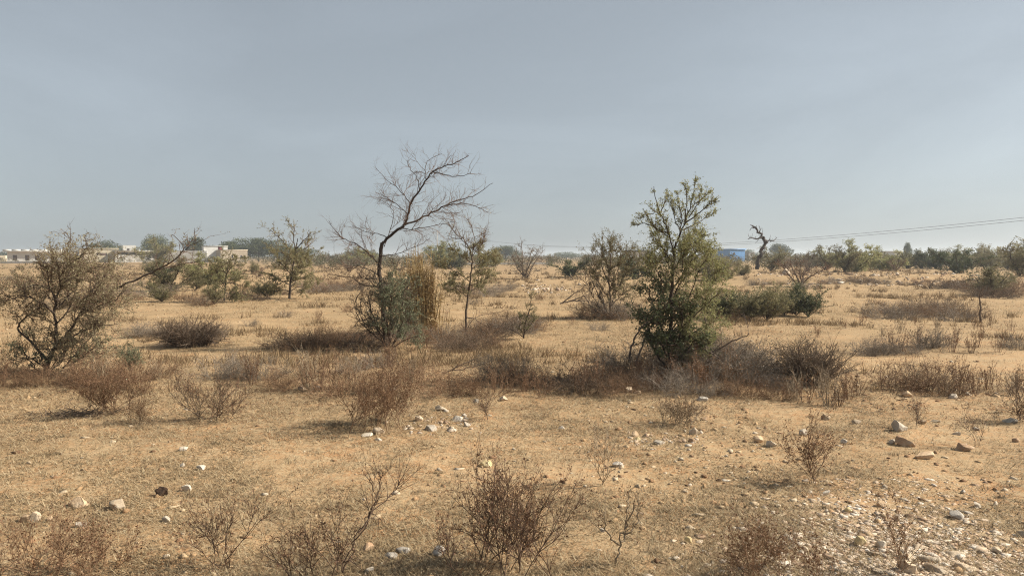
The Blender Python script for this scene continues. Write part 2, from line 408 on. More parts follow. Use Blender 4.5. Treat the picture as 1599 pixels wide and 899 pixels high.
def hero(name, label, cat, gpx, seed, fn, parts, group=None):
    g = ground(*gpx); Y = g[1]; pl = Plant(seed)
    root = thing(name, label, cat, g, group)
    fn(pl, Y, g); pl.build(name, parts, root); return root

# the tall leafless tree left of the middle
def bare_tree(pl, Y, g):
    sp = [tw(per(13), (.22, .75), .0058, ang=(25, 60), lift=.08, wig=.14, n=6, up=.01, taper=.85),
          tw(per(12), (.12, .34), .0036, ang=(20, 60), lift=.1, wig=.18, n=5, up=.03),
          tw((2, 6), (.06, .20), .0027, ang=(20, 60), wig=.2, n=3)]
    sp2 = sp[1:]
    T = lambda *a, **k: limb(pl, a[0], Y, g, *a[1:], **k)
    T([(603,541),(601,505),(598,470),(594,435),(594,402),(597,379)], .040, .036)
    T([(606,541),(612,505),(606,470),(600,440)], .028, .022, drift=.1)
    T([(597,381),(606,371),(625,356),(632,350),(638,332),(641,318),(655,298),(666,280),(676,268),(695,260),(712,254),(732,243)], .030, .005, specs=sp)
    T([(630,352),(655,342),(680,330),(700,318),(722,311),(745,303),(770,286)], .019, .004, drift=.35, specs=sp)
    T([(696,321),(720,318),(742,322),(762,332)], .010, .004, drift=.2, specs=sp2)
    T([(596,420),(585,405),(570,390),(550,378),(530,368),(514,345)], .014, .004, drift=-.4, specs=sp)
    T([(594,432),(575,420),(552,415),(520,413)], .011, .004, drift=.4, specs=sp)
    T([(598,450),(570,445),(545,432),(512,428)], .013, .004, drift=-.3, specs=sp2)
    T([(638,335),(620,320),(603,308),(586,300)], .008, .003, drift=-.35, specs=sp)
    T([(641,318),(628,300),(608,284),(587,262)], .009, .003, drift=.4, specs=sp)
    T([(655,298),(652,280),(640,262),(636,250)], .008, .003, drift=-.3, specs=sp)
    T([(666,280),(664,264),(670,250),(690,240)], .008, .003, drift=.3, specs=sp)
    T([(676,268),(690,272),(712,276),(735,270)], .010, .004, drift=-.3, specs=sp2)
    T([(606,371),(590,365),(572,362),(550,352)], .009, .003, drift=.5, specs=sp)
    T([(625,356),(648,358),(680,352),(712,346)], .009, .003, drift=-.5, specs=sp)
    T([(597,400),(618,396),(648,385),(672,372)], .009, .003, drift=.4, specs=sp)
    T([(600,385),(612,350),(614,330),(606,318)], .008, .003, drift=.35, specs=sp)
    T([(602,500),(580,495),(562,500),(556,470),(566,452)], .014, .005, drift=-.3, specs=sp2)
    T([(604,520),(585,530),(572,538),(560,548)], .012, .005, drift=-.3, specs=sp2)
hero('bare_tree', 'tall leafless tree with a kinked dark trunk and reddish twigs beside the golden reeds', 'tree', (603, 541), 3, bare_tree,
     [('trunk', ['trunk'], [], BARKD, None), ('twigs', ['twigs'], [], TWIG, None)])

# the green thorn tree right of the middle
def green_tree(pl, Y, g):
    spA = [tw(per(20), (.10, .34), .004, lf_small(20, s=(.013, .028)), ang=(22, 50), lift=.45, wig=.10, n=5, up=.05, taper=.7),
           tw((0, 2), (.04, .10), .003, lf_small(5, s=(.014, .030)), ang=(25, 70), wig=.15, n=3)]
    spB = [tw(per(18), (.12, .40), .005, lf_small(22, s=(.013,.028)), ang=(25, 65), lift=.05, wig=.14, n=5, up=.0, taper=.4),
           tw((3, 6), (.06, .24), .0035, lf_small(18, s=(.013,.028)), ang=(25, 70), wig=.16, n=3)]
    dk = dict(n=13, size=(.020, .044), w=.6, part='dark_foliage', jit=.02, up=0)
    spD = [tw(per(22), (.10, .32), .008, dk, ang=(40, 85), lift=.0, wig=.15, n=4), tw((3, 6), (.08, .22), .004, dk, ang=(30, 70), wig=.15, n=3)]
    T = lambda *a, **k: limb(pl, a[0], Y, g, *a[1:], **k)
    tr = T([(1040,592),(1045,552),(1048,500),(1050,450),(1053,402),(1056,378)], .034, .013)
    T([(1053,402),(1045,366),(1035,340),(1025,312),(1021,291)], .012, .004, drift=-.2, specs=spA)
    T([(1056,380),(1068,350),(1078,325),(1083,302),(1085,281)], .012, .004, drift=.15, specs=spA)
    T([(1068,350),(1088,335),(1106,321),(1124,313)], .011, .004, drift=-.3, specs=spA)
    T([(1045,366),(1026,356),(1006,350),(988,352)], .011, .004, drift=.2, specs=spA)
    T([(1035,340),(1022,332),(1008,338),(998,336)], .008, .003, drift=-.2, specs=spA)
    T([(1056,380),(1065,345),(1060,315),(1057,298)], .011, .003, drift=.35, specs=spA)
    T([(1078,325),(1095,312),(1106,302),(1111,299)], .009, .003, drift=.25, specs=spA)
    for k, L in enumerate([[(1062,362),(1052,335),(1047,306)], [(1075,340),(1090,318),(1096,295)], [(1032,332),(1038,315),(1041,301)], [(1048,372),(1020,352),(1004,326)], [(1062,360),(1094,345),(1116,330)], [(1070,345),(1072,315),(1070,292)]]):
        T(L, .009, .003, drift=(.2, -.2, .3, -.3, .35, -.3)[k], specs=spA)
    for k, L in enumerate([[(1053,412),(1035,388),(1018,374)], [(1055,396),(1088,376),(1110,364)], [(1052,425),(1070,385),(1098,395)]]): T(L, .012, .004, drift=(.3, -.3, .4)[k], specs=spB)
    for k, L in enumerate([[(1046,520),(1070,480),(1085,440),(1098,412),(1108,392)], [(1046,500),(1080,470),(1106,450),(1122,430),(1132,412)],
              [(1048,530),(1075,500),(1098,480),(1114,470)], [(1050,450),(1068,425),(1082,400),(1092,382)], [(1053,420),(1072,395),(1080,375),(1088,362)],
              [(1048,470),(1062,440),(1066,410),(1064,388)], [(1050,540),(1075,525),(1095,512),(1110,505)], [(1052,430),(1040,405),(1030,380),(1020,368)],
              [(1050,455),(1030,430),(1020,410),(1012,392)], [(1048,520),(1078,500),(1108,470),(1130,448)], [(1050,565),(1085,545),(1110,522),(1126,508)], [(1050,550),(1070,545),(1098,540),(1112,530)]]):
        T(L, .011, .003, drift=(-.35, .3, .45, -.4, .35, -.3, -.45, .3, -.3, -.5, .4, -.2, .3)[k], specs=spB)
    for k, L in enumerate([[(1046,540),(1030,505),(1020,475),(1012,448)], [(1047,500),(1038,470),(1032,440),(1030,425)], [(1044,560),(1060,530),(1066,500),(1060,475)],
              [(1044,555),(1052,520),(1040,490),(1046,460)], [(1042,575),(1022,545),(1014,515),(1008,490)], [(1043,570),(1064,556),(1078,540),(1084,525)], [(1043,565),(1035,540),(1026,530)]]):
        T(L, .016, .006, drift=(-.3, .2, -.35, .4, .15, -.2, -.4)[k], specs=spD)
    T([(1096,480),(1104,510),(1112,535),(1120,556)], .009, .004, drift=-.2, part='deadwood')
    for L, dr in (([(983,560),(989,535),(1002,512),(1030,488),(1046,470)], -.3), ([(992,572),(1003,540),(1015,515),(1036,490)], .1), ([(1043,570),(1068,552),(1095,545),(1125,560)], -.25),
                  ([(1048,575),(1085,560),(1120,545),(1150,530),(1170,520)], -.4), ([(1040,580),(1010,575),(985,590)], -.3)):
        T(L, .018, .006, drift=dr, part='deadwood', specs=[tw(per(5), (.15, .4), .006, part='deadwood', wig=.15, n=4), tw((1, 3), (.08, .2), .003, part='deadwood', n=3)])
hero('thorn_tree', 'tallest green thorn tree, with feathery upright shoots above a dark leafy core', 'tree', (1040, 592), 5, green_tree,
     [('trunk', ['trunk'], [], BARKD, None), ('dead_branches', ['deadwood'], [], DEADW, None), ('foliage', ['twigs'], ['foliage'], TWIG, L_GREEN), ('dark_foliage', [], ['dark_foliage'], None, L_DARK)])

# the wide open thorn bush at the left edge
def left_bush(pl, Y, g):
    l1 = lf_small(9, s=(.014, .030)); l2 = lf_small(8, s=(.014, .030))
    sp = [tw(per(15), (.14, .44), .008, l1, ang=(30, 80), lift=.02, wig=.18, n=5, up=.03, taper=.3),
          tw((4, 8), (.08, .26), .0042, l2, ang=(30, 75), wig=.2, n=4), tw((0, 3), (.05, .14), .003, lf_small(3, s=(.014, .030)), ang=(30, 75), wig=.2, n=3)]
    spp = [tw(per(9), (.10, .30), .006, lf_small(2), ang=(35, 80), wig=.18, n=4), tw((1, 3), (.05, .14), .003, lf_small(1), wig=.2, n=3)]
    gl = dict(n=12, size=(.018, .036), w=.55, part='green_foliage', jit=.01, up=.2)
    spg = [tw(per(14), (.10, .26), .005, gl, ang=(30, 75), wig=.18, n=4), tw((2, 4), (.05, .14), .003, gl, wig=.2, n=3)]
    T = lambda *a, **k: limb(pl, a[0], Y, g, *a[1:], **k)
    for L, r, dr, s in [([(72,580),(85,540),(88,510),(85,480),(95,450),(110,420)], .034, .15, sp), ([(86,540),(105,520),(125,490),(140,460),(142,438)], .024, -.3, sp),
            ([(88,546),(115,525),(150,510),(186,505)], .018, -.4, sp), ([(76,566),(55,540),(30,516),(35,500),(60,480),(72,462)], .022, .2, sp),
            ([(86,490),(60,470),(30,460),(-8,466)], .016, -.3, sp), ([(92,470),(75,450),(50,446),(20,458)], .014, .35, sp), ([(110,422),(111,400),(104,390)], .012, .1, sp), ([(80,580),(100,562),(132,552),(168,542)], .012, -.35, sp), ([(74,580),(52,562),(22,556)], .012, -.3, sp), ([(96,575),(120,562),(138,548)], .012, .3, sp), ([(80,575),(95,555),(104,540)], .01, -.4, sp),
            ([(140,462),(163,430),(178,405)], .012, .4, sp), ([(110,420),(128,398),(138,384)], .011, -.3, sp), ([(98,575),(125,545),(145,520),(152,508)], .018, .3, sp),
            ([(90,470),(76,446),(76,420),(90,400)], .013, -.35, sp), ([(125,490),(150,480),(176,470),(196,452)], .012, -.5, sp), ([(100,440),(120,430),(150,418),(165,410)], .010, -.2, sp),
            ([(88,505),(110,480),(118,450),(124,415)], .014, .5, sp), ([(140,475),(165,470),(190,480),(214,488)], .009, .2, sp), ([(30,470),(12,462),(-6,458)], .009, .2, sp),
            ([(95,450),(92,420),(88,398)], .012, -.5, sp), ([(88,480),(110,460),(120,440),(110,410),(120,392)], .012, .7, sp)]:
        T(L, r, .004, drift=dr, specs=s)
    T([(126,492),(160,465),(190,446),(215,435),(245,421),(275,405),(286,392),(283,378),(268,366)], .020, .004, drift=.3, specs=spp)
    T([(245,421),(270,417),(300,410),(332,407)], .011, .003, drift=.3, y0=.2, specs=spp)
    T([(276,404),(290,385),(302,372),(304,356)], .008, .003, drift=.2, y0=.3, specs=spp)
    T([(286,392),(305,380),(322,373)], .007, .003, drift=-.2, y0=.3, specs=spp)
    T([(102,382),(110,372),(95,357)], .007, .003, drift=.1, specs=spp); T([(138,388),(133,374),(128,366)], .006, .003, specs=spp)
    for L in ([(66,586),(52,570),(38,550),(30,535)], [(70,585),(66,560),(58,540)], [(110,572),(130,556),(150,540),(165,528)]):
        T(L, .012, .004, drift=-.25, specs=spg)
hero('thorn_bush', 'wide brownish olive thorn bush at the left edge with one long bare limb reaching right', 'bush', (78, 582), 8, left_bush,
     [('trunk', ['trunk'], [], BARKD, None), ('foliage', ['twigs'], ['foliage'], TWIG, L_BROWN), ('green_shoots', [], ['green_foliage'], None, L_GREY)])

# shrub in front of the bare tree: grey-green leaves over a dark twiggy tangle
def front_shrub(pl, Y, g):
    gl = dict(n=17, size=(.016, .036), w=.5, part='foliage', jit=.014, up=.15)
    sp = [tw(per(15), (.14, .36), .006, gl, ang=(30, 75), lift=.1, wig=.16, n=4), tw((3, 6), (.06, .2), .0032, gl, wig=.18, n=3)]
    T = lambda *a, **k: limb(pl, a[0], Y, g, *a[1:], **k)
    for k, L in enumerate([[(608,545),(610,510),(612,470),(616,438)], [(612,540),(626,510),(634,485),(640,470)], [(612,540),(628,515),(640,495),(644,478)], [(609,520),(622,490),(632,460),(630,440)],
              [(610,530),(600,505),(596,480),(602,455)], [(612,542),(634,530),(648,526),(662,522)], [(610,535),(614,515),(600,480),(598,452)], [(610,535),(604,500),(612,460),(606,440)]]):
        T(L, .012, .004, drift=(.05, -.2, .25, .3, -.25, -.3, .2, -.3)[k], specs=sp)
    st = [tw(per(20), (.12, .38), .006, None, ang=(35, 85), wig=.22, n=5, part='tangle'), tw((4, 8), (.06, .24), .0034, dict(n=5, size=(.014, .026), w=.5, part='tleaf', jit=.01), wig=.22, n=4, part='tangle')]
    for k, L in enumerate([[(600,540),(585,500),(578,470),(588,445)], [(602,535),(590,515),(566,490),(562,462)], [(600,530),(596,490),(598,460),(590,440)], [(598,520),(575,490),(570,470)], [(600,535),(580,520),(565,505),(552,490)], [(604,525),(612,490),(606,460),(600,445)], [(600,480),(590,445),(582,418)], [(600,470),(612,432),(622,408)], [(598,460),(580,440),(560,428)], [(600,500),(628,470),(640,440)], [(600,540),(575,540),(556,530)]]):
        T(L, .013, .004, drift=(.2, -.1, .3, .35, -.2, .1, .3, -.2, .2, .35, -.1)[k], y0=.15, part='tangle', specs=st)
hero('leafy_shrub', 'grey green leafy shrub with a dark tangle, covering the foot of the bare tree', 'shrub', (608, 548), 12, front_shrub,
     [('stems', ['trunk', 'twigs'], [], TWIG, None), ('foliage', [], ['foliage'], None, L_GREY), ('dead_tangle', ['tangle'], ['tleaf'], BARKD, L_DGRY)])

# the tall golden reed clump
def reeds(name, label, gpx, seed, wpx, topy, n):
    g = ground(*gpx); Y = g[1]; pl = Plant(seed); r = pl.r; H = metres(gpx[1]-topy, Y); W = metres(wpx, Y)/2
    root = thing(name, label, 'reeds', g)
    for _ in range(n):
        bx, by = r.normal(size=2)*W*.38; h = H*r.choice([r.uniform(.35, .75), r.uniform(.7, 1.06)])*(1-.22*min(1, abs(bx)/W))
        d = nrm([bx*.22+r.normal()*.075, by*.22+r.normal()*.075, 1])
        pp = wander(r, (bx, by, -.02), d, h, 7, .022, .01)
        pl.line(pp, np.linspace(.010, .0035, len(pp)), 'stalks')
        for _ in range(int(r.integers(1, 5))):
            i = int(r.integers(1, 7)); p = pp[i]; d2 = nrm([r.normal()*.6, r.normal()*.6, r.uniform(.1, 1.2)])
            q = wander(r, p, d2, r.uniform(.18, .5), 4, .12, -.22)
            pl.line(q, np.linspace(.009, .002, 5), 'blades')
    pl.build(name, [('stalks', ['stalks'], [], STRAW, None), ('blades', ['blades'], [], STRAW, None)], root)
reeds('reed_clump', 'tall golden clump of dry reeds standing right behind the bare tree', (655, 521), 21, 68, 382, 340)

# small tree right of the bare tree
def small_tree(pl, Y, g):
    l1 = lf_small(5, s=(.018, .034)); 
    spt = [tw(per(14), (.14, .40), .006, None, ang=(25, 65), lift=.2, wig=.15, n=5), tw((3, 7), (.08, .24), .0038, lf_small(1), ang=(25, 65), wig=.18, n=4), tw((0, 3), (.05, .14), .003, None, n=3)]
    spl = [tw(per(20), (.12, .36), .005, lf_small(20, s=(.016, .034)), ang=(30, 75), lift=.1, wig=.15, n=4), tw((3, 6), (.06, .18), .0035, lf_small(17, s=(.018, .036)), wig=.18, n=3)]
    T = lambda *a, **k: limb(pl, a[0], Y, g, *a[1:], **k)
    T([(729,524),(728,500),(730,470),(734,442),(737,415),(735,392),(722,370)], .030, .010)
    for k, L in enumerate([[(735,395),(722,375),(708,360),(700,345)], [(737,405),(740,380),(738,360),(730,343)], [(737,400),(750,385),(756,370),(760,356)], [(722,372),(712,372),(698,368)]]):
        T(L, .012, .004, drift=(-.2, .25, -.25, .2)[k], specs=spt)
    for k, L in enumerate([[(737,420),(755,405),(768,395)], [(735,432),(758,420),(778,412)], [(734,440),(715,425),(700,418),(692,405)], [(733,450),(712,446),(700,440)], [(736,410),(718,398),(708,388)], [(734,445),(752,440),(766,430)],
                           [(731,465),(720,455),(708,448)], [(732,455),(745,450),(752,445)], [(737,412),(748,398),(746,384)]]):
        T(L, .011, .004, drift=(-.3, .3, .3, -.3, -.2, -.2, .2, .3, .3)[k], specs=spl)
    spb = [tw(per(8), (.12, .4), .005, None, ang=(30, 80), wig=.2, n=4), tw((1, 3), (.06, .2), .003, None, n=3)]
    T([(729,495),(740,498),(752,505),(775,512),(800,508),(812,505)], .014, .004, drift=-.3, specs=spb)
    T([(729,518),(738,500),(756,492),(785,486),(812,478)], .010, .003, drift=.3, specs=spb)
hero('thin_tree', 'small tree on a thin bare stem, sparse olive leaves under a reddish twiggy top', 'tree', (729, 524), 31, small_tree,
     [('trunk', ['trunk'], [], BARK, None), ('twigs', ['twigs'], ['foliage'], TWIG, L_OLIVE)])

# stubby upright shrub with a trailing branch
def stub(pl, Y, g):
    l1 = lf_small(10, s=(.018, .032))
    sp = [tw(per(22), (.06, .20), .005, l1, ang=(30, 80), lift=.2, wig=.15, n=3), tw((2, 4), (.04, .12), .003, lf_small(6), n=3)]
    T = lambda *a, **k: limb(pl, a[0], Y, g, *a[1:], **k)
    T([(818,528),(820,505),(826,485),(830,462)], .018, .005, specs=sp); T([(818,526),(812,508),(816,492)], .010, .004, drift=.15, specs=sp)
    T([(819,520),(830,505),(836,492)], .010, .004, drift=-.15, specs=sp); T([(817,526),(800,515),(780,508),(758,512)], .011, .004, drift=-.3, specs=[tw(per(9), (.1, .3), .005, None, wig=.2, n=4), tw((1, 3), (.06, .16), .003)])
hero('stubby_shrub', 'dark knobbly upright shrub right of the thin tree, a dead branch trailing from it', 'shrub', (818, 529), 33, stub,
     [('stems', ['trunk', 'twigs'], [], BARKD, None), ('foliage', [], ['foliage'], None, L_OLIVE)])

# medium bushy tree between the thin tree and the green thorn tree
def mid_bush(pl, Y, g):
    l1 = lf_small(18, s=(.018, .036))
    sp = [tw(per(15), (.16, .46), .007, l1, ang=(25, 65), lift=.2, wig=.16, n=5), tw((3, 7), (.08, .28), .0045, lf_small(13, s=(.018, .036)), wig=.18, n=4), tw((0, 2), (.05, .16), .0035, None, n=3)]
    spt = [tw(per(14), (.16, .44), .008, None, ang=(25, 70), lift=.15, wig=.18, n=5, part='tangle'), tw((4, 8), (.08, .28), .0045, dict(n=2, size=(.015, .03), w=.5, part='tleaf', jit=.01), wig=.2, n=4, part='tangle')]
    T = lambda *a, **k: limb(pl, a[0], Y, g, *a[1:], **k)
    T([(953,496),(953,470),(951,440),(953,410),(955,384)], .034, .006, specs=sp)
    for k, L in enumerate([[(953,470),(935,440),(928,415),(925,390)], [(953,465),(970,440),(980,415),(984,392)], [(952,450),(965,420),(970,395),(968,378)], [(951,445),(940,415),(940,392),(942,376)],
                           [(952,440),(975,430),(990,415),(1000,402)], [(953,478),(970,462),(985,450)], [(952,435),(948,405),(958,390)], [(953,480),(962,455),(972,448)]]):
        T(L, .016, .004, drift=(-.3, .3, -.4, .4, .2, -.4, .5, .4)[k], specs=sp)
    for k, L in enumerate([[(948,494),(930,470),(916,440),(910,410)], [(946,494),(925,480),(912,462)], [(950,490),(932,455),(920,425),(914,395)], [(955,494),(972,480),(984,470)], [(945,492),(940,460),(930,440)]]):
        T(L, .014, .004, drift=(-.2, -.5, .3, .4, .5)[k], part='tangle', specs=spt)
hero('olive_thorn_bush', 'mid sized rounded olive thorn bush, brown and tangled on its left half', 'bush', (952, 497), 35, mid_bush,
     [('trunk', ['trunk'], [], BARK, None), ('foliage', ['twigs'], ['foliage'], TWIG, L_OLIVE), ('dead_tangle', ['tangle'], ['tleaf'], DEADW, L_DGRY)])
def fallen(pl, Y, g):
    sp = [tw(per(5), (.2, .6), .010, None, ang=(20, 50), wig=.15, n=4), tw((1, 4), (.1, .3), .005, None, n=3)]
    for L in ([(874,474),(892,470),(915,470),(938,474)], [(878,473),(895,460),(910,450),(920,440)], [(885,472),(905,464),(925,458)]):
        limb(pl, L, Y, g, .022, .006, specs=sp, y0=-.1)
hero('fallen_branch', 'bleached dead branch lying left of the rounded olive bush', 'branch', (905, 476), 36, fallen, [('limbs', ['trunk', 'twigs'], [], DEADW, None)])

# airy tree left of the bare tree
def airy(pl, Y, g):
    l1 = lf_small(14, s=(.025, .05)); 
    spt = [tw(per(8), (.25, .65), .010, l1, ang=(25, 60), lift=.2, wig=.14, n=5), tw((2, 5), (.1, .3), .006, lf_small(6, s=(.03, .06)), n=3)]
    spd = [tw(per(10), (.25, .7), .010, lf_small(34, s=(.025, .055)), ang=(30, 75), lift=.05, wig=.16, n=4), tw((4, 7), (.12, .36), .006, lf_small(26, s=(.025, .055)), n=3)]
    T = lambda *a, **k: limb(pl, a[0], Y, g, *a[1:], **k)
    T([(452,466),(454,440),(458,412),(462,390),(465,372)], .05, .012)
    for k, L in enumerate([[(460,400),(445,380),(432,368),(421,358)], [(462,392),(458,372),(460,358),(455,352)], [(463,388),(478,372),(486,364)], [(462,395),(480,385),(494,374)], [(458,405),(440,395),(426,385)]]):
        T(L, .02, .006, drift=(-.5, .4, -.4, .5, .3)[k], specs=spt)
    for k, L in enumerate([[(456,430),(440,412),(430,400)], [(457,425),(475,412),(488,402)], [(454,445),(435,435),(424,428)], [(455,440),(475,432),(492,430)], [(453,455),(440,452),(428,456)], [(453,455),(465,448),(476,452)],
                           [(458,418),(450,402),(452,392)], [(456,432),(466,418),(472,408)], [(454,448),(462,436),(456,420)]]):
        T(L, .02, .006, drift=(-.6, .6, .6, -.6, -.3, .3, .7, -.7, .9)[k], specs=spd)
hero('airy_tree', 'green tree left of the bare tree, airy forked top over a dense lower skirt', 'tree', (452, 467), 41, airy,
     [('trunk', ['trunk'], [], BARKD, None), ('foliage', ['twigs'], ['foliage'], TWIG, L_OLIVE)])
def young(pl, Y, g):
    spd = [tw(per(11), (.2, .5), .009, lf_small(34, s=(.025, .05)), ang=(30, 75), lift=.05, wig=.16, n=4), tw((3, 6), (.1, .3), .005, lf_small(24, s=(.025, .05)), n=3)]
    T = lambda *a, **k: limb(pl, a[0], Y, g, *a[1:], **k)
    T([(350,470),(351,455),(353,435),(356,415),(358,398)], .035, .008, specs=spd[:1])
    for k, L in enumerate([[(352,448),(340,430),(334,415)], [(352,445),(366,432),(374,420)], [(353,440),(372,445),(384,450)], [(351,456),(366,462),(378,466)], [(354,430),(346,415),(348,402)], [(355,425),(366,412),(370,402)], [(352,452),(340,446),(330,440)]]):
        T(L, .016, .005, drift=(-.4, .4, -.4, -.2, .5, -.3, .3)[k], specs=spd)
hero('young_tree', 'small bright olive tree on a short dark trunk, left of the airy green tree', 'tree', (350, 471), 43, young,
     [('trunk', ['trunk'], [], BARKD, None), ('foliage', ['twigs'], ['foliage'], TWIG, L_OLIVE)])

SNAG = rough_mat('grey_dead_bark', [(.3, (.035, .027, .023)), (.7, (.11, .088, .075))], 3, .9, .6, 12)
# the gnarled dead snag
def snag(pl, Y, g):
    T = lambda *a, **k: limb(pl, a[0], Y, g, *a[1:], **k)
    sp = [tw((6, 9), (.2, .7), .022, None, ang=(35, 75), lift=.3, wig=.2, n=3, end=.4, part='trunk')]
    T([(1182,420),(1184,408),(1188,396),(1192,386),(1196,378),(1192,370)], .19, .12, wob=.05)
    T([(1194,378),(1190,368),(1182,359),(1175,352)], .13, .07, drift=.4, wob=.05, specs=sp)
    T([(1192,370),(1183,372),(1175,371),(1168,373)], .09, .03, drift=-.6, wob=.04, specs=sp)
    T([(1196,378),(1202,375),(1208,376),(1213,371)], .07, .02, drift=.5, wob=.04, specs=sp)
    for L in ([(1178,356),(1174,356),(1170,360)], [(1186,364),(1187,357),(1185,352)], [(1180,358),(1181,352)], [(1175,353),(1171,351)]): T(L, .045, .015, wob=.02)
hero('dead_tree', 'gnarled black dead tree with a bent trunk and a few broken limbs, beyond the bank', 'tree', (1182, 424), 51, snag,
     [('trunk', ['trunk'], [], SNAG, None)])
# ------------------------------------------------------------------ dry weeds: prototypes, then rows of individual plants
def proto(name, cat, fn, parts, seed):
    pl = Plant(seed); fn(pl)
    root = thing(name, 'prototype', cat, (0, 0, 0)); pl.build(name, parts, root)
    root['used'] = 0; return root
def weed(h, n, spread, heads, tw_n=(2, 6), rad=.0046):
    def fn(pl):
        r = pl.r
        for _ in range(n):
            a = r.uniform(0, 6.283); b = r.uniform(0, .09); ln = r.uniform(0, spread)
            d = (math.cos(a)*ln, math.sin(a)*ln, 1)
            pp = wander(r, (math.cos(a)*b, math.sin(a)*b, -.02), d, h*r.uniform(.55, 1.1), 6, .07, .05)
            rr = np.linspace(rad, rad*.45, 7); pl.line(pp, rr, 'stems')
            hd = dict(n=heads*.8, size=(.012, .032), w=.55, part='heads', jit=.004, up=.2)
            leaves_on(pl, pp, dict(hd, n=heads*.8, t0=.35))
            sprout(pl, pp, rr, 0, [tw(tw_n, (.06, .22), rad*.7, hd, ang=(20, 55), lift=.35, wig=.12, n=3, t0=.3, part='stems')])
    return fn
def brush(h, wd, n, heads, rad=.0034, lean=1.6):
    """a dome of tangled dead twigs"""
    def fn(pl):
        r = pl.r
        for _ in range(n):
            a = r.uniform(0, 6.283); b = wd*.35*math.sqrt(r.uniform(0, 1)); ln = r.uniform(.1, lean)
            d = (math.cos(a)*ln, math.sin(a)*ln, 1)
            L = h*r.uniform(.6, 1.15)*(1+.25*ln)
            pp = wander(r, (math.cos(a)*b, math.sin(a)*b, -.02), d, L, 6, .2, -.09*ln)
            pp[:, 2] = np.where(pp[:, 2] > h, h-(pp[:, 2]-h)*.4, pp[:, 2])
            rr = np.linspace(rad, rad*.5, 7); pl.line(pp, rr, 'stems')
            hd = dict(n=heads, size=(.010, .026), w=.5, part='heads', jit=.006, up=0)
            sprout(pl, pp, rr, 0, [tw((4, 8), (.08, .26), rad*.75, hd, ang=(25, 80), wig=.2, n=3, part='stems'), tw((0, 3), (.04, .12), rad*.6, None, wig=.2, n=3, part='stems')])
    return fn
W_PARTS = lambda ms, mh: [('stems', ['stems'], [], ms, None), ('dry_leaves', [], ['heads'], None, mh)]
STEMS_RED = rough_mat('red_brown_stem', [(.3, (.11, .063, .038)), (.7, (.26, .16, .10))], 5, .85, 0)
RED = [proto('dry_weed', 'weed', weed(.50, n, sp, hd), W_PARTS(STEMS_RED, L_DRY), 100+i) for i, (n, sp, hd) in enumerate([(11, .5, 4), (15, .4, 5), (8, .7, 4), (13, .35, 6)])]
STRW = [proto('straw_weed', 'weed', weed(.45, n, sp, 2), W_PARTS(DRYLT, L_DGRY), 120+i) for i, (n, sp) in enumerate([(15, .5), (20, .4)])]
GREYB = [proto('dry_brush', 'brush', brush(.42, .7, 60, 3), W_PARTS(TWIGG, L_DGRY), 130+i) for i in range(2)]
BRNB = [proto('dry_brush', 'brush', brush(.40, .7, 44, 3), W_PARTS(DRYST, L_DRY), 140+i) for i in range(2)]
DARKB = [proto('dark_brush', 'brush', brush(.34, .9, 50, 3, .005), W_PARTS(BARK, L_DRY), 150+i) for i in range(2)]
def lowshrub(seed):
    def fn(pl):
        r = pl.r
        l = lf_small(10, s=(.018, .04))
        for _ in range(14):
            a = r.uniform(0, 6.283); ln = r.uniform(.1, 1.0)
            pp = wander(r, (0, 0, 0), (math.cos(a)*ln, math.sin(a)*ln, 1), r.uniform(.4, .75), 6, .14, .0)
            rr = np.linspace(.010, .004, 7); pl.line(pp, rr, 'stems'); sprout(pl, pp, rr, 0, [tw((6, 10), (.12, .36), .005, l, wig=.18, n=4, part='stems'), tw((2, 4), (.06, .18), .0035, l, n=3, part='stems')])
    return fn
GREENB = [proto('leafy_shrub', 'shrub', lowshrub(0), [('stems', ['stems'], [], BARKD, None), ('foliage', [], ['foliage'], None, L_OLIVE)], 160+i) for i in range(2)]
DKGRN = [proto('leafy_shrub', 'shrub', lowshrub(0), [('stems', ['stems'], [], BARKD, None), ('foliage', [], ['foliage'], None, L_TREE)], 170+i) for i in range(2)]
NOUN = {id(p[0]): t for p, t in ((RED, 'reddish dry weed'), (STRW, 'pale straw weed'), (GREYB, 'grey dry brush'), (BRNB, 'brown dry brush'), (DARKB, 'dark dead brush'), (GREENB, 'low olive shrub'), (DKGRN, 'low dark green shrub'))}
_r = np.random.default_rng(77)
def use(p, label, loc, rz, s, group):
    """first use moves the prototype itself, later ones are copies"""
    if not p['used']:
        p['used'] = 1; p.location = tuple(loc); p.rotation_euler = (0, 0, rz); p.scale = s if isinstance(s, tuple) else (s,)*3
        p['label'] = label
        if group: p['group'] = group
        return p
    c = dup(p, label, loc, rz, s, group); return c
def patch(land, group, kinds, x0, x1, y0, y1, n, sc=(.8, 1.2), wide=1.0, seed=None):
    xs = np.sort(x0 + (np.arange(n)+_r.uniform(.1, .9, n))*(x1-x0)/n)
    ks = [kinds[int(_r.integers(len(kinds)))] for _ in xs]; tot = {}
    for k in ks: tot[id(k[0])] = tot.get(id(k[0]), 0)+1
    cnt = {}
    for x, k in zip(xs, ks):
        t = id(k[0]); i = cnt.get(t, 0); cnt[t] = i+1
        lab = f'{NOUN[t]} {land}, ' + ('' if tot[t] == 1 else f'{ORD[i]} from the left')
        if tot[t] == 1: lab = f'{NOUN[t]} {land}'
        g = ground(x, _r.uniform(y0, y1)); s = _r.uniform(*sc)*.88
        use(k[int(_r.integers(len(k)))], lab, g, _r.uniform(0, 6.28), (s*wide, s*wide, s*_r.uniform(.85, 1.15)), group)
patch('below the wide left thorn bush', 'weeds below the left thorn bush', [RED, RED, RED, BRNB, STRW], -15, 150, 582, 606, 9, (.6, 1.05))
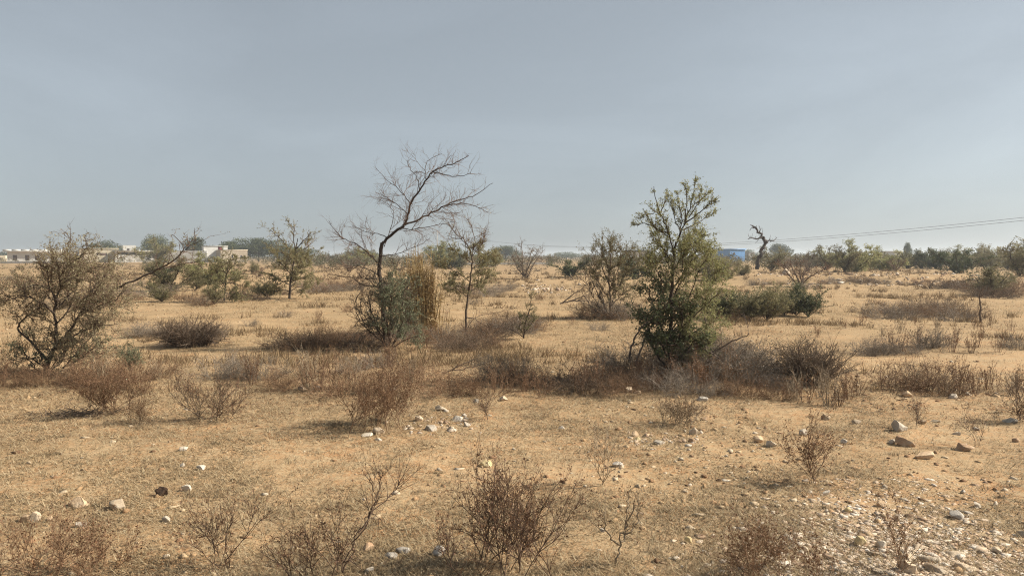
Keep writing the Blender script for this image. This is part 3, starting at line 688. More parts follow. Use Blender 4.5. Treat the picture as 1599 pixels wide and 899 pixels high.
patch('between thorn bush and lone bushy weed', 'weeds right of the left thorn bush', [RED, RED, BRNB, STRW], 140, 262, 585, 612, 8, (.7, 1.0))
patch('behind the lone bushy weed in the left half', 'weeds behind the lone bushy weed', [RED, GREYB, RED, BRNB], 335, 445, 588, 606, 6, (.55, 1.0))
patch('in the band under the bare tree', 'weeds under the bare tree', [RED, RED, BRNB, STRW], 450, 660, 592, 618, 11, (.6, 1.15))
patch('at the back of the bare tree band', 'weeds under the bare tree', [BRNB, RED, GREYB], 470, 660, 570, 588, 6, (.5, .9))
patch('in the band right of the bare tree', 'weeds between the two main trees', [RED, RED, BRNB], 680, 862, 602, 622, 10, (.55, 1.1))
patch('atop the band between the main trees', 'weeds between the two main trees', [GREYB, BRNB], 740, 866, 585, 598, 4, (.6, 1.0))
patch('left of the green thorn tree foot', 'weeds round the green thorn tree', [RED, BRNB, DARKB, RED], 888, 1000, 598, 618, 9, (.65, 1.15))
patch('spreading behind right of the thorn tree', 'weeds round the green thorn tree', [GREYB, DARKB, BRNB, GREYB], 1075, 1185, 572, 592, 8, (1.1, 1.6), 1.1)
patch('in front of the green thorn tree foot', 'weeds round the green thorn tree', [RED, RED, BRNB, GREYB], 1000, 1115, 602, 626, 8, (.5, 1.0))
patch('close behind the green thorn tree foot', 'weeds round the green thorn tree', [BRNB, RED, GREYB], 960, 1130, 582, 594, 9, (1.0, 1.6))
patch('right of the green thorn tree foot', 'weeds round the green thorn tree', [RED, BRNB, GREYB], 1112, 1235, 594, 622, 8, (.5, .95))
patch('between twig dome and right band', 'weeds below the grey twig dome', [STRW, STRW, RED], 1235, 1350, 612, 636, 7, (.6, .95))
patch('in the front band at the right edge', 'weeds in the front band at the right edge', [RED, RED, BRNB, STRW], 1375, 1605, 602, 622, 12, (.5, 1.1))
patch('in the second band at the right edge', 'weeds in the second band at the right edge', [RED, RED, GREYB], 1380, 1605, 540, 556, 11, (.5, 1.0))
patch('left in the second right band', 'brush in the second band at the right edge', [GREYB], 1335, 1420, 550, 556, 4, (.6, .8), 1.1)
patch('in the flat grey patch near the right sapling', 'brush near the right sapling', [GREYB, BRNB], 1375, 1515, 484, 502, 10, (.9, 1.3), 1.3)
patch('in the thicket at the far right', 'brush in the right thicket', [DARKB, BRNB, DARKB], 1490, 1605, 448, 466, 11, (1.3, 1.9), 1.3)
patch('in the hedge right of the thorn tree', 'shrubs in the low hedge', [GREENB, GREENB, DKGRN, BRNB], 1112, 1268, 485, 502, 15, (.95, 1.25), 1.2)
patch('beside the brown brush pile on the left', 'brush round the brush pile', [GREYB, BRNB], 208, 345, 518, 536, 7, (.5, .85), 1.1)
patch('in the dark heap left of the bare tree', 'brush left of the bare tree', [DARKB, BRNB, DARKB], 448, 590, 532, 548, 12, (.8, 1.1), 1.15)
patch('under the golden reeds', 'brush under the reeds', [BRNB, RED, GREYB], 620, 700, 518, 546, 8, (.8, 1.1))
patch('in the patch below the thin tree', 'brush below the thin tree', [BRNB, DARKB, GREYB], 692, 772, 534, 548, 6, (.65, .9), 1.2)
patch('between the thin tree and the stubby shrub', 'brush below the thin tree', [DARKB, BRNB, GREYB], 738, 830, 512, 528, 10, (.9, 1.15), 1.1)
patch('around the foot of the rounded olive bush', 'brush round the olive bush', [BRNB, GREYB], 912, 990, 488, 500, 7, (.9, 1.25))
patch('behind the bright young olive tree', 'scrub behind the young olive tree', [GREYB, BRNB, GREENB], 232, 345, 452, 478, 9, (.75, 1.2), 1.3)
patch('right of the young olive tree', 'scrub right of the young olive tree', [GREENB, DARKB, BRNB], 366, 440, 458, 470, 6, (.8, 1.1), 1.2)
patch('right of the airy tree', 'scrub right of the airy tree', [GREYB, GREYB, BRNB], 478, 560, 446, 460, 8, (1.1, 1.7), 1.4)
patch('behind the wide left thorn bush', 'scrub behind the left thorn bush', [BRNB, GREYB, DARKB, BRNB], -10, 240, 436, 482, 15, (.9, 1.5), 1.5)
patch('behind the thin tree', 'scrub behind the thin tree', [GREYB, DARKB, BRNB], 690, 800, 452, 470, 8, (.9, 1.4), 1.3)
patch('at the foot of the bank on the right', 'scrub at the foot of the bank', [DARKB, BRNB, GREYB], 1180, 1480, 438, 452, 11, (1.0, 1.6), 1.2)
patch('on the bare plain beyond the trees', 'weeds dotting the bare plain', [RED, BRNB, GREYB], 380, 1000, 462, 520, 13, (.45, .7))
patch('on the plain right of the low hedge', 'weeds dotting the bare plain', [RED, STRW, RED], 1270, 1599, 505, 535, 11, (.5, .75))

# single dry plants with a look of their own
def woody(H, lean, n, heads=2, rad=.0055, tws=(4, 8), droop=.05, lean0=.05, forks=(2, 4), base=.05):
    """a few crooked stems from a loose base, forking low and again higher, with fine side twigs"""
    def fn(pl, Y, g):
        r = pl.r; hd = dict(n=heads, size=(.007, .017), w=.55, part='heads', jit=.003, up=.2)
        t1 = [tw(tws, (.06, .24), rad*.45, hd, ang=(20, 60), lift=.3, wig=.16, n=4, t0=.2, part='stems', end=.5), tw((1, 4), (.03, .11), rad*.34, hd, ang=(20, 60), lift=.2, wig=.16, n=3, part='stems', end=.6)]
        side = r.uniform(0, 6.283)
        for k in range(n):
            a = side + r.normal()*1.6; ln = r.uniform(lean0, lean)
            p0 = (r.normal()*base, r.normal()*base, -.02); L = H*r.uniform(.5, 1.1)*(1+.25*ln)
            pp = wander(r, p0, (math.cos(a)*ln, math.sin(a)*ln, .9), L, 8, .15, droop)
            rr = np.linspace(rad*r.uniform(.6, 1.1), rad*.32, 9); pl.line(pp, rr, 'stems'); sprout(pl, pp, rr, 0, t1)
            for _ in range(int(r.integers(forks[0], forks[1]+1))):
                i = int(r.integers(1, 6)); d = tilt(r, pp[i+1]-pp[i], 18, 50); q = wander(r, pp[i], nrm(d+[0, 0, .15]), L*(1-i/9)*r.uniform(.5, 1.1), 6, .15, droop)
                rq = np.linspace(rr[i]*.85, rad*.3, 7); pl.line(q, rq, 'stems'); sprout(pl, q, rq, 0, t1)
    return fn
SP = [('stems', ['stems', 'trunk', 'twigs'], [], DRYST, None), ('dry_leaves', [], ['heads', 'foliage'], None, L_DRY)]
SPD = [('stems', ['stems', 'trunk', 'twigs'], [], BARK, None), ('dry_leaves', [], ['heads', 'foliage'], None, L_DRY)]
FORE = rough_mat('dark_brown_stem', [(.3, (.07, .044, .030)), (.7, (.15, .095, .065))], 6, .85, 0)
SPX = [('stems', ['stems', 'trunk', 'twigs'], [], FORE, None), ('dry_leaves', [], ['heads', 'foliage'], None, L_DRY)]
SPL = [('stems', ['stems', 'trunk', 'twigs'], [], DRYLT, None), ('dry_leaves', [], ['heads', 'foliage'], None, L_DRY)]
hero('dry_bush', 'large dark brown dry bush, many fine stems, at the bottom middle of the ground', 'bush', (782, 893), 201, woody(.55, 1.1, 15, 3, .0042, (5, 9), .06, .15, (2, 4), .12), SPX)
def arch(pl, Y, g):
    woody(.33, .8, 6, 3, .0036, (4, 8), base=.09, forks=(1, 3))(pl, Y, g)
    sp = [tw((9, 13), (.07, .2), .003, dict(n=2, size=(.008, .016), w=.5, part='heads'), ang=(25, 60), lift=.3, wig=.12, n=3, t0=.55), tw((1, 3), (.04, .1), .002, dict(n=2, size=(.008, .016), w=.5, part='heads'), n=3)]
    for L, dr in (([(530,900),(545,862),(560,832),(576,800),(590,770),(600,735)], .25), ([(560,832),(582,800),(610,770),(630,742)], .3), ([(535,895),(556,850),(578,805),(588,780),(578,745)], .2)):
        limb(pl, L, Y, g, .005, .0018, drift=dr, specs=sp, part='stems')
hero('dry_bush', 'dry bush with one long arching spray, left of the large dark one', 'bush', (530, 897), 202, arch, SPX)
hero('dry_bush', 'sparse dry bush of thin forked stems on bare soil, midway along the bottom left', 'bush', (340, 880), 203, woody(.34, .85, 5, 2, .0036, (4, 7)), SPX)
hero('dry_bush', 'spindly brown dry bush at the lower left corner', 'bush', (28, 902), 204, woody(.34, .8, 5, 2, .0034, (3, 6), base=.1), SP)
hero('dry_bush', 'low clump of dry stems just right of the lower left corner bush', 'bush', (130, 905), 205, woody(.23, .9, 9, 3, .0030, base=.14), SP)
hero('dry_bush', 'rounded lone dry bushy weed on bare sand in the left half', 'bush', (332, 654), 206, woody(.47, 1.2, 10, 4, .005, (4, 8), forks=(2, 4), base=.10, lean0=.25), SPD)
hero('dry_bush', 'reddish dry bush beside a flat dark mat of litter on the left', 'bush', (172, 646), 207, woody(.48, .9, 10, 6, .0045, base=.10), SP)
hero('dry_bush', 'dense rust brown dry bush right above the white stones in the middle', 'bush', (588, 671), 208, woody(.56, .75, 20, 5, .0042, (4, 8), forks=(2, 4), base=.16), SP)
hero('dry_sapling', 'small forked leafless sapling standing alone right of the large dark bush', 'sapling', (941, 756), 209, woody(.40, .55, 2, 1, .0042, (2, 5), .03, base=.005, forks=(3, 4)), SPL)
def sap(pl, Y, g):
    sp = [tw((4, 7), (.05, .13), .003, dict(n=3, size=(.010, .02), w=.5, part='heads'), ang=(25, 60), lift=.3, n=3, t0=.3)]
    for L in ([(963,880),(968,850),(977,820),(980,790),(986,762)], [(970,845),(985,830),(994,812),(996,800)], [(968,850),(952,835),(944,815),(937,797)], [(976,825),(984,800),(1000,780)]):
        limb(pl, L, Y, g, .0065, .002, drift=_r.uniform(-.1, .1), specs=sp, part='stems')
hero('dry_sapling', 'single thin sapling with pale lower stem near the bottom, right of centre', 'sapling', (963, 881), 210, sap, SPL)
hero('dry_bush', 'thin brown weed with a loose round head among pale stones on the right', 'bush', (1268, 756), 211, woody(.42, .5, 4, 6, .0038, base=.02), SP)
hero('dry_bush', 'brown leafy dry bush at the bottom, left of the flat stone patch', 'bush', (1185, 905), 212, woody(.25, .9, 9, 4, .0030, base=.12), SP)
hero('dry_sapling', 'thin dry stalk rising from the patch of flat stones at the bottom', 'sapling', (1404, 893), 213, woody(.26, .35, 2, 3, .0032, base=.01), SP)
hero('dry_bush', 'low pale spreading dry bush below the green thorn tree', 'bush', (1055, 664), 214, woody(.26, 1.3, 8, 2, .0036, base=.08), SPL)
hero('dry_bush', 'small dry shrub on a dark litter spot at the right edge', 'bush', (1594, 655), 215, woody(.40, .7, 8, 3, .004), SPD)
hero('dry_sapling', 'tiny upright dry stem on the stony ground near the white boulder', 'sapling', (1432, 668), 216, woody(.20, .3, 2, 3, .003, base=.01), SPD)
hero('dry_sapling', 'tiny dry sprig above the brown slab at the right', 'sapling', (1524, 696), 217, woody(.24, .6, 2, 2, .003, base=.01), SPD)
hero('dry_sapling', 'pair of slender dry stalks below the weed band between the main trees', 'sapling', (760, 655), 218, woody(.30, .3, 2, 3, .003, base=.02), SPD)
hero('dry_weed', 'low brown sprig on the sand between the two lone left bushes', 'weed', (222, 662), 219, woody(.20, 1.2, 4, 2, .003), SP)
def dome(pl, Y, g):
    brush(.54, .62, 170, 2, .0048, .55)(pl)
    sp = [tw((5, 8), (.1, .3), .003, None, wig=.15, n=3, part='stems')]
    for L in ([(1250,590),(1240,560),(1232,545),(1222,540)], [(1255,590),(1248,555),(1250,532)]): limb(pl, L, Y, g, .008, .003, specs=sp, part='stems')
hero('twig_dome', 'grey dome of dead twigs standing right of the green thorn tree', 'brush', (1268, 598), 220, dome, [('stems', ['stems', 'twigs'], [], BARK, None), ('dry_leaves', [], ['heads'], None, L_DGRY)])
def pile(pl, Y, g): brush(.44, .95, 200, 2, .008, 1.1)(pl)
hero('brush_pile', 'dark brown pile of cut thorn brush on bare ground at the left', 'brush pile', (300, 538), 221, pile, [('stems', ['stems'], [], BARK, None), ('dry_leaves', [], ['heads'], None, L_DRY)])
def litter(pl, Y, g):
    r = pl.r
    for _ in range(160):
        p = np.array([r.normal()*.20, r.normal()*.09, .01]); a = r.uniform(0, 6.28)
        pl.line(wander(r, p, (math.cos(a), math.sin(a), r.uniform(0, .5)), r.uniform(.05, .2), 3, .25, -.05), np.linspace(.004, .0025, 4), 'stems')
lm = hero('litter_mat', 'flat dark mat of dead twigs on the sand left of the reddish dry bush', 'brush', (122, 648), 222, litter, [('dead_twigs', ['stems'], [], BARK, None)])
lm['kind'] = 'stuff'
def fallen2(pl, Y, g):
    sp = [tw((4, 7), (.1, .3), .005, None, wig=.18, n=4), tw((1, 3), (.05, .15), .003, None, n=3)]
    for L in ([(690,582),(715,577),(745,570),(775,560)], [(700,580),(730,566),(760,556)]): limb(pl, L, Y, g, .013, .004, specs=sp)
hero('fallen_branch', 'dark fallen branch lying above the weed band between the main trees', 'branch', (700, 584), 223, fallen2, [('limbs', ['trunk', 'twigs'], [], BARK, None)])
def greenlet(pl, Y, g): lowshrub(0)(pl)
o = hero('leafy_shrub', 'small grey green seedling bush between the thorn bush and the brush pile', 'shrub', (206, 578), 224, greenlet, [('stems', ['stems'], [], BARK, None), ('foliage', [], ['foliage'], None, L_GREY)]); o.scale = (.5, .5, .5)
def pole_sap(pl, Y, g):
    sp = [tw((6, 9), (.12, .35), .008, dict(n=2, size=(.03, .05), w=.5, part='heads'), ang=(30, 80), n=3, t0=.3), tw((1, 3), (.05, .2), .005, None, n=3)]
    limb(pl, [(1530,503),(1531,485),(1530,465),(1533,452)], Y, g, .035, .012, specs=sp)
hero('dead_sapling', 'dark bare sapling like a post beside the right thicket', 'sapling', (1530, 503), 225, pole_sap, SPD)
# ------------------------------------------------------------------ thorn trees and bushes of the middle distance and the hedge line
def farthorn(H, W, stems, ls, dens, bare=0.0, lm='foliage', low=.03):
    def fn(pl):
        r = pl.r
        lf = lambda n: dict(n=n, size=ls, w=.6, part=lm, jit=ls[1]*.4, up=.1)
        for k in range(stems):
            a = k*6.283/stems + r.uniform(-.5, .5); ln = r.uniform(.3, 1.5)*W/H
            d = (math.cos(a)*ln, math.sin(a)*ln, 1)
            pp = wander(r, (r.normal()*.06, r.normal()*.06, 0), d, H*r.uniform(.7, 1.0), 7, .13, .03)
            rr = np.linspace(.045, .012, 8); pl.line(pp, rr, 'trunk')
            nb = 0 if r.uniform() < bare else 1
            sprout(pl, pp, rr, 0, [tw((11, 16), (.25*W, .62*W), .016, lf(dens*nb), ang=(35, 80), lift=.12, wig=.17, n=5, t0=low, up=.02, taper=.5),
                                   tw((4, 7), (.15*W, .34*W), .009, lf(dens*nb), ang=(30, 75), wig=.18, n=4)])
    return fn
def ptree(name, fn, leafm, seed, bark=BARKD, tw_=TWIG):
    return proto(name, 'bush' if 'bush' in name else 'tree', fn, [('trunk', ['trunk'], [], bark, None), ('foliage', ['twigs'], ['foliage'], tw_, leafm)], seed)
H_OL = [ptree('thorn_bush', farthorn(2.6, 1.5, 5, (.05, .11), 15), L_OLIVE, 301), ptree('thorn_bush', farthorn(2.4, 1.7, 6, (.05, .11), 15), L_OLIVE, 302)]
H_GR = [ptree('thorn_bush', farthorn(2.5, 1.6, 6, (.05, .12), 18), L_GREEN, 303), ptree('thorn_bush', farthorn(2.5, 1.4, 5, (.05, .12), 19), L_TREE, 304)]
H_YE = [ptree('thorn_bush', farthorn(2.2, 1.6, 5, (.05, .11), 15), L_YEL, 305)]
H_BR = [ptree('bare_bush', farthorn(2.4, 1.3, 6, (.04, .08), 2.0), L_DGRY, 306, BARK, TWIGG), ptree('bare_bush', farthorn(2.3, 1.2, 5, (.04, .08), 1.2), L_DRY, 307, BARK, TWIG)]
ADJ = {id(H_OL): 'olive thorn bush', id(H_GR): 'deep green thorn bush', id(H_YE): 'yellowish thorn bush', id(H_BR): 'bare twiggy bush'}
def hedge(land, group, rows):
    """rows: (photo x, distance or base y, height in photo px, kind)"""
    tot = {}; cnt = {}
    rows = sorted(rows, key=lambda q: q[0])
    for q in rows: tot[id(q[3])] = tot.get(id(q[3]), 0)+1
    for x, y, hp, k in rows:
        t = id(k); i = cnt.get(t, 0); cnt[t] = i+1
        lab = f'{ADJ[t]} {land}' + ('' if tot[t] == 1 else f', {ORD[i]} from left')
        g = onground(x, y) if y < 380 and y != int(y) else ground(x, y)
        p = k[int(_r.integers(len(k)))]; s = metres(hp, g[1])/2.45*(_r.uniform(.78, 1.12) if len(rows) > 8 else 1)
        use(p, lab, g - np.array([0, 0, .05]), _r.uniform(0, 6.28), (s*_r.uniform(1.25, 1.6), s*_r.uniform(1.25, 1.6), s*1.04), group)
hedge('in the hedge line beyond the right bank', 'hedge line beyond the bank',
      [(1204, 424, 34, H_OL), (1228, 423, 32, H_BR), (1262, 424, 34, H_BR), (1290, 421, 34, H_OL), (1318, 425, 44, H_OL), (1336, 424, 40, H_GR), (1362, 421, 36, H_YE), (1384, 422, 42, H_GR), (1398, 424, 34, H_BR),
       (1418, 419, 32, H_YE), (1440, 419, 34, H_YE), (1462, 420, 34, H_GR), (1518, 420, 38, H_OL), (1545, 424, 44, H_OL), (1572, 421, 38, H_OL)])
hedge('in the farther row behind the hedge line', 'hedge line beyond the bank',
      [(1215, 416, 22, H_OL), (1245, 416, 24, H_GR), (1275, 416, 24, H_GR), (1305, 416, 27, H_OL), (1350, 416, 28, H_GR), (1375, 415, 27, H_OL), (1410, 416, 28, H_GR), (1432, 415, 26, H_GR), (1455, 416, 28, H_YE),
       (1478, 415, 27, H_OL), (1505, 416, 30, H_GR), (1532, 416, 30, H_OL), (1560, 416, 28, H_GR), (1583, 416, 30, H_OL), (1604, 417, 34, H_GR)])
hedge('standing out dark above the right hedge line', None, [(1494, 427, 47, H_GR)])
hedge('in the dark right thicket', None, [(1545, 461, 50, H_OL)])
hedge('at the upper right end of the hedge line', None, [(1594, 431, 56, H_OL)])
hedge('on the bank in front of the hedge line', None, [(1250, 448, 62, H_BR)])
hedge('small and dark on the bank slope', None, [(1450, 451, 22, H_BR)])
hedge('standing right of the far round tree', None, [(820, 435, 58, H_BR)])
hedge('small, right of the central bare bush', None, [(891, 433, 36, H_GR)])
hedge('behind the green thorn tree', 'bushes behind the green thorn tree', [(1112, 436, 44, H_OL), (1134, 436, 24, H_YE), (1160, 430, 20, H_OL)])
hedge('behind the rounded olive bush', None, [(992, 436, 46, H_GR)])
hedge('behind the long bare limb at left', None, [(268, 454, 48, H_OL)])
hedge('dark and ragged, left behind the young olive tree', None, [(328, 444, 44, H_GR)])
hedge('far off between the airy and bare trees', 'far scrub left of the bare tree', [(500, 414, 20, H_OL), (516, 415, 22, H_BR), (530, 413, 20, H_GR), (548, 414, 24, H_OL), (562, 415, 26, H_GR), (578, 414, 22, H_OL), (545, 424, 26, H_BR)])
hedge('behind the thin tree, far across the plain', 'far scrub behind the thin tree', [(686, 418, 36, H_GR), (702, 420, 32, H_GR), (716, 419, 28, H_OL), (760, 417, 26, H_GR), (776, 415, 26, H_OL)])
hedge('on the far plain left of centre right', 'far scrub in the centre', [(845, 412, 14, H_BR), (862, 411, 14, H_OL), (912, 412, 16, H_OL), (930, 413, 16, H_BR), (1015, 416, 24, H_OL)])
hedge('in front of the far houses', 'scrub before the houses', [(20, 427, 9, H_BR), (88, 428, 14, H_OL), (175, 424, 14, H_BR), (240, 428, 26, H_OL), (255, 432, 26, H_GR), (300, 425, 18, H_BR), (395, 428, 18, H_OL), (404, 432, 22, H_BR)])
hedge('yellowed, rising over the wall between the houses', None, [(246, 412, 44, H_YE)])

# round-crowned trees far away
def roundtree(H, W, n, seed0):
    def fn(pl):
        r = pl.r
        pp = wander(r, (0, 0, 0), (0, 0, 1), H*.55, 5, .08, .05); rr = np.linspace(.22, .12, 6); pl.line(pp, rr, 'trunk')
        lob = [(r.normal()*W*.26, r.normal()*W*.26, H*r.uniform(.38, .82), r.uniform(.20, .34)*W) for _ in range(n)]
        for x, y, z, s in lob:
            q = np.array([pp[3], (pp[3]+[x, y, z])/2 + r.normal(size=3)*.1, [x, y, z]]); pl.line(crom(q, 3), np.linspace(.09, .03, 7), 'trunk')
            for _ in range(330):
                u = nrm(r.normal(size=3)); rad = s*r.uniform(.45, 1.08)
                pl.leaf(np.array([x, y, z]) + u*rad*np.array([1, 1, .75]), u*.5 + r.normal(size=3), r.uniform(.22, .5), r.uniform(.14, .3))
    return fn
RT = [ptree('round_tree', roundtree(6, 6, 13, 0), L_TREE, 401), ptree('round_tree', roundtree(6, 7.5, 16, 0), L_TREE, 402)]
def rt(x, d, w, top, label, k=0, group=None, stretch=1.0):
    g = onground(x, d); H = (EYE + (HY-top)/F*d) - g[2]; W = metres(w, d)
    s = H/5.9; sx = W/(6.6 if k == 0 else 8)
    use(RT[k], label, g, _r.uniform(0, 6.28), (sx, sx, s), group)
rt(790, 300, 44, 384, 'dark round topped tree on the horizon between the two main trees', 0)
G_ = 'tall trees behind the beige house'
for i, (x, d, w, t) in enumerate([(356, 235, 34, 377), (382, 240, 46, 374), (404, 228, 40, 372), (428, 238, 44, 376), (448, 230, 36, 384), (470, 236, 40, 388), (340, 245, 30, 384)]):
    order = [340, 356, 382, 404, 428, 448, 470]
    rt(x, d, w, t, f'dark leafy tree behind the beige house, {ORD[order.index(x)]} from the left', i % 2, G_)
rt(160, 235, 42, 378, 'round tree peeping over the cream house', 1)
rt(306, 230, 36, 371, 'tree crown over the long white wall, left of the red door', 0)
rt(240, 260, 30, 369, 'far tree behind the yellowed bush, above the long shed', 1)
rt(1219, 260, 32, 381, 'round green tree over the hedge, right of the dead tree', 0)
rt(1165, 330, 30, 391, 'low far tree beside the blue shed', 1)
rt(1120, 330, 34, 391, 'low far tree left of the blue shed', 0)
rt(884, 380, 30, 394, 'small far tree on the horizon in the centre', 1)
rt(1000, 330, 40, 390, 'dark far tree just left of the green thorn tree', 1)
rt(685, 260, 44, 384, 'dark far tree between the reeds and the thin tree', 1)
rt(1417, 200, 12, 379, 'slim far tree sticking up above the right hedge', 0)
rt(30, 420, 46, 393, 'far tree behind the white house at the left edge', 1)
rt(565, 300, 50, 390, 'far tree left of the bare tree on the horizon', 0)

# the scrub that closes the horizon: one mass nobody could count
def scrub_mass():
    r = np.random.default_rng(9); n = 2300
    a = RAD(1)*r.uniform(-42, 42, n); d = 95*np.exp(r.uniform(0, 1.75, n)); x = np.sin(a)*d; y = np.cos(a)*d
    keep = ~((x/d < -.30) & (d < 190) & (r.uniform(size=n) < .93)); keep &= ~((np.abs(x/d) < .12) & (d < 230) & (r.uniform(size=n) < .6)); x, y, d = x[keep], y[keep], d[keep]
    n = len(x); h = r.uniform(.5, 1.9, n)*np.where(d > 260, 1.5, 1); w = h*r.uniform(.8, 1.6, n); k = 150
    z = terrain(x, y)
    u = r.normal(size=(n, k, 3)); u /= np.linalg.norm(u, axis=2, keepdims=True); rad = r.uniform(.4, 1, (n, k, 1))
    P = np.stack([x, y, z+h*.5], -1)[:, None, :] + u*rad*np.stack([w*.6, w*.6, h*.55], -1)[:, None, :]
    P[:, :, 2] = np.maximum(P[:, :, 2], z[:, None])
    P = P.reshape(-1, 3); D = r.normal(size=P.shape) + [0, 0, .4]; S = (np.repeat(h, k)*r.uniform(.07, .19, n*k))[:, None]
    V, Fq = leaf_quads(r, P, D, S, S*.55)
    me = make_mesh('distant_scrub', V, Fq, mats=[leaf_mat('distant_scrub', [(.06, .07, .03), (.10, .10, .05), (.13, .105, .06), (.16, .12, .075)], trans=.15)])
    tag(link('distant_scrub', me), 'distant low scrub closing the horizon across the whole plain', 'scrub', kind='stuff')
scrub_mass()
def low_scrub():
    r = np.random.default_rng(19); n = 2600
    a = RAD(1)*r.uniform(-38, 40, n); d = 52*np.exp(r.uniform(0, 1.2, n)); x = np.sin(a)*d; y = np.cos(a)*d
    m = vnoise(x/9+3, y/6+8); p = np.where(x/d < -.18, .85, .55); keep = (m > .45) & (r.uniform(size=n) < p); x, y = x[keep], y[keep]; n = len(x)
    h = r.uniform(.15, .5, n); w = h*r.uniform(1.5, 3, n); k = 40; z = terrain(x, y)
    u = r.normal(size=(n, k, 3)); u /= np.linalg.norm(u, axis=2, keepdims=True)
    P = np.stack([x, y, z], -1)[:, None, :] + u*r.uniform(.3, 1, (n, k, 1))*np.stack([w*.6, w*.6, h*.8], -1)[:, None, :]
    P[:, :, 2] = np.maximum(P[:, :, 2], z[:, None]); P = P.reshape(-1, 3); D = r.normal(size=P.shape) + [0, 0, .8]
    S = (np.repeat(h, k)*r.uniform(.2, .6, n*k))[:, None]; V, Fq = leaf_quads(r, P, D, S, S*.3)
    me = make_mesh('low_dry_scrub', V, Fq, mats=[leaf_mat('low_dry_scrub', [(.10, .062, .036), (.15, .10, .06), (.20, .15, .09), (.15, .13, .07)], trans=.15)])
    tag(link('low_dry_scrub', me), 'low brown dead scrub scattered over the far plain', 'scrub', kind='stuff')
low_scrub()

# ------------------------------------------------------------------ far houses and walls
WHITEW = rough_mat('whitewash', [(.3, (.52, .505, .475)), (.6, (.67, .655, .62))], .6, .9, .2, 3)
CREAM = rough_mat('cream_plaster', [(.3, (.52, .44, .31)), (.6, (.68, .59, .45))], .5, .9, .2, 3)
BEIGE = rough_mat('beige_block', [(.3, (.46, .38, .28)), (.6, (.60, .51, .40))], .7, .9, .2, 3)
PINKB = rough_mat('pale_brick', [(.3, (.38, .27, .20)), (.6, (.48, .37, .29))], .7, .9, .2, 3)
GREYC = rough_mat('grey_concrete', [(.3, (.28, .27, .26)), (.6, (.38, .37, .36))], .7, .9, .2, 3)
DARKO = rough_mat('dark_opening', [(.3, (.030, .026, .024)), (.7, (.06, .05, .045))], 1, .7, 0)
BROWNW = rough_mat('brown_shutter', [(.3, (.11, .07, .055)), (.7, (.16, .11, .085))], 2, .7, 0)
REDW = rough_mat('red_door', [(.3, (.22, .05, .04)), (.7, (.28, .07, .055))], 2, .6, 0)
BLUE = rough_mat('blue_sheet', [(.3, (.07, .19, .42)), (.7, (.11, .26, .50))], 1, .5, 0)
def wall_front(x0, x1, z0, z1, holes, t=.18):
    """front wall standing at y=0 with real openings; depth t behind it"""
    mb = MB(); xs = sorted({x0, x1, *[h[0] for h in holes], *[h[1] for h in holes]}); zs = sorted({z0, z1, *[h[2] for h in holes], *[h[3] for h in holes]})
    for i in range(len(xs)-1):
        for j in range(len(zs)-1):
            cx, cz = (xs[i]+xs[i+1])/2, (zs[j]+zs[j+1])/2
            if any(a < cx < b and c < cz < d for a, b, c, d in holes): continue
            mb.quad((xs[i], 0, zs[j]), (xs[i+1], 0, zs[j]), (xs[i+1], 0, zs[j+1]), (xs[i], 0, zs[j+1]))
    for a, b, c, d in holes:
        mb.quad((a, 0, c), (a, t, c), (a, t, d), (a, 0, d)); mb.quad((b, t, c), (b, 0, c), (b, 0, d), (b, t, d))
        mb.quad((a, t, d), (b, t, d), (b, 0, d), (a, 0, d)); mb.quad((a, 0, c), (b, 0, c), (b, t, c), (a, t, c))
    return mb
def house(name, label, d, px0, px1, top, mat, depth, windows=(), doors=(), roof=None, over=.0, par=0, cat='house', rot=0.0, rt_=.18, wmat=None, rmat=None, base=None):
    rot = rot or (.5 if cat != 'wall' else .22)
    xm = (px0+px1)/2; g = onground(xm, d); W = metres(px1-px0, d); zt = EYE + (HY-top)/F*d - g[2]
    Zm = lambda y: EYE + (HY-y)/F*d - g[2]; Xm = lambda x: metres(x-xm, d)
    root = thing(name, label, cat, g, None, rot); holes = []
    for x0, x1, y0, y1 in list(windows)+list(doors): holes.append((Xm(x0), Xm(x1), Zm(y1), Zm(y0)))
    x0, x1 = -W/2, W/2; H = zt - (rt_ if roof else 0)
    mb = wall_front(x0, x1, -.4, H, holes)
    mb.quad((x0, depth, -.4), (x0, 0, -.4), (x0, 0, H), (x0, depth, H)); mb.quad((x1, 0, -.4), (x1, depth, -.4), (x1, depth, H), (x1, 0, H)); mb.quad((x1, depth, -.4), (x0, depth, -.4), (x0, depth, H), (x1, depth, H))
    if not roof: mb.quad((x0, 0, H), (x1, 0, H), (x1, depth, H), (x0, depth, H))
    mb.build('wall', mat, root)
    for i, (a, b, c, e) in enumerate(holes):
        isd = i >= len(windows); m = MB(); m.box((a, .10, c), (b, .14, e)); pane = m.build('door' if isd else 'window', wmat or (REDW if isd else BROWNW), root)
        f = MB(); wv = .07
        f.box((a, .04, c), (a+wv, .098, e)); f.box((b-wv, .04, c), (b, .098, e)); f.box((a+wv, .04, e-wv), (b-wv, .098, e)); f.build('frame', GREYC, pane)
    if roof:
        m = MB(); m.box((x0-over, -over, H), (x1+over, depth+over, zt)); ro = m.build('roof', rmat or mat, root)
        if par:
            m = MB(); n = max(3, int(W/1.6)); t = zt+.002
            for s in range(n):
                a = x0-over+.05 + s*(W+2*over-.1)/n; b = a + (W+2*over-.1)/n - .12
                m.box((a, -over+.05, t), (b, -over+.2, t+par))
            m.build('parapet', rmat or mat, ro)
    return root
def lump(root, name, mat, a, b):
    m = MB(); m.box(a, b); return m.build(name, mat, root)
h1 = house('white_house', 'white flat roofed house with three dark windows at the far left', 195, 19, 92, 392, WHITEW, 8, [(26, 32, 398, 407), (42, 48, 398, 407), (55, 60, 399.5, 406)], roof=True, over=.9, par=.42)
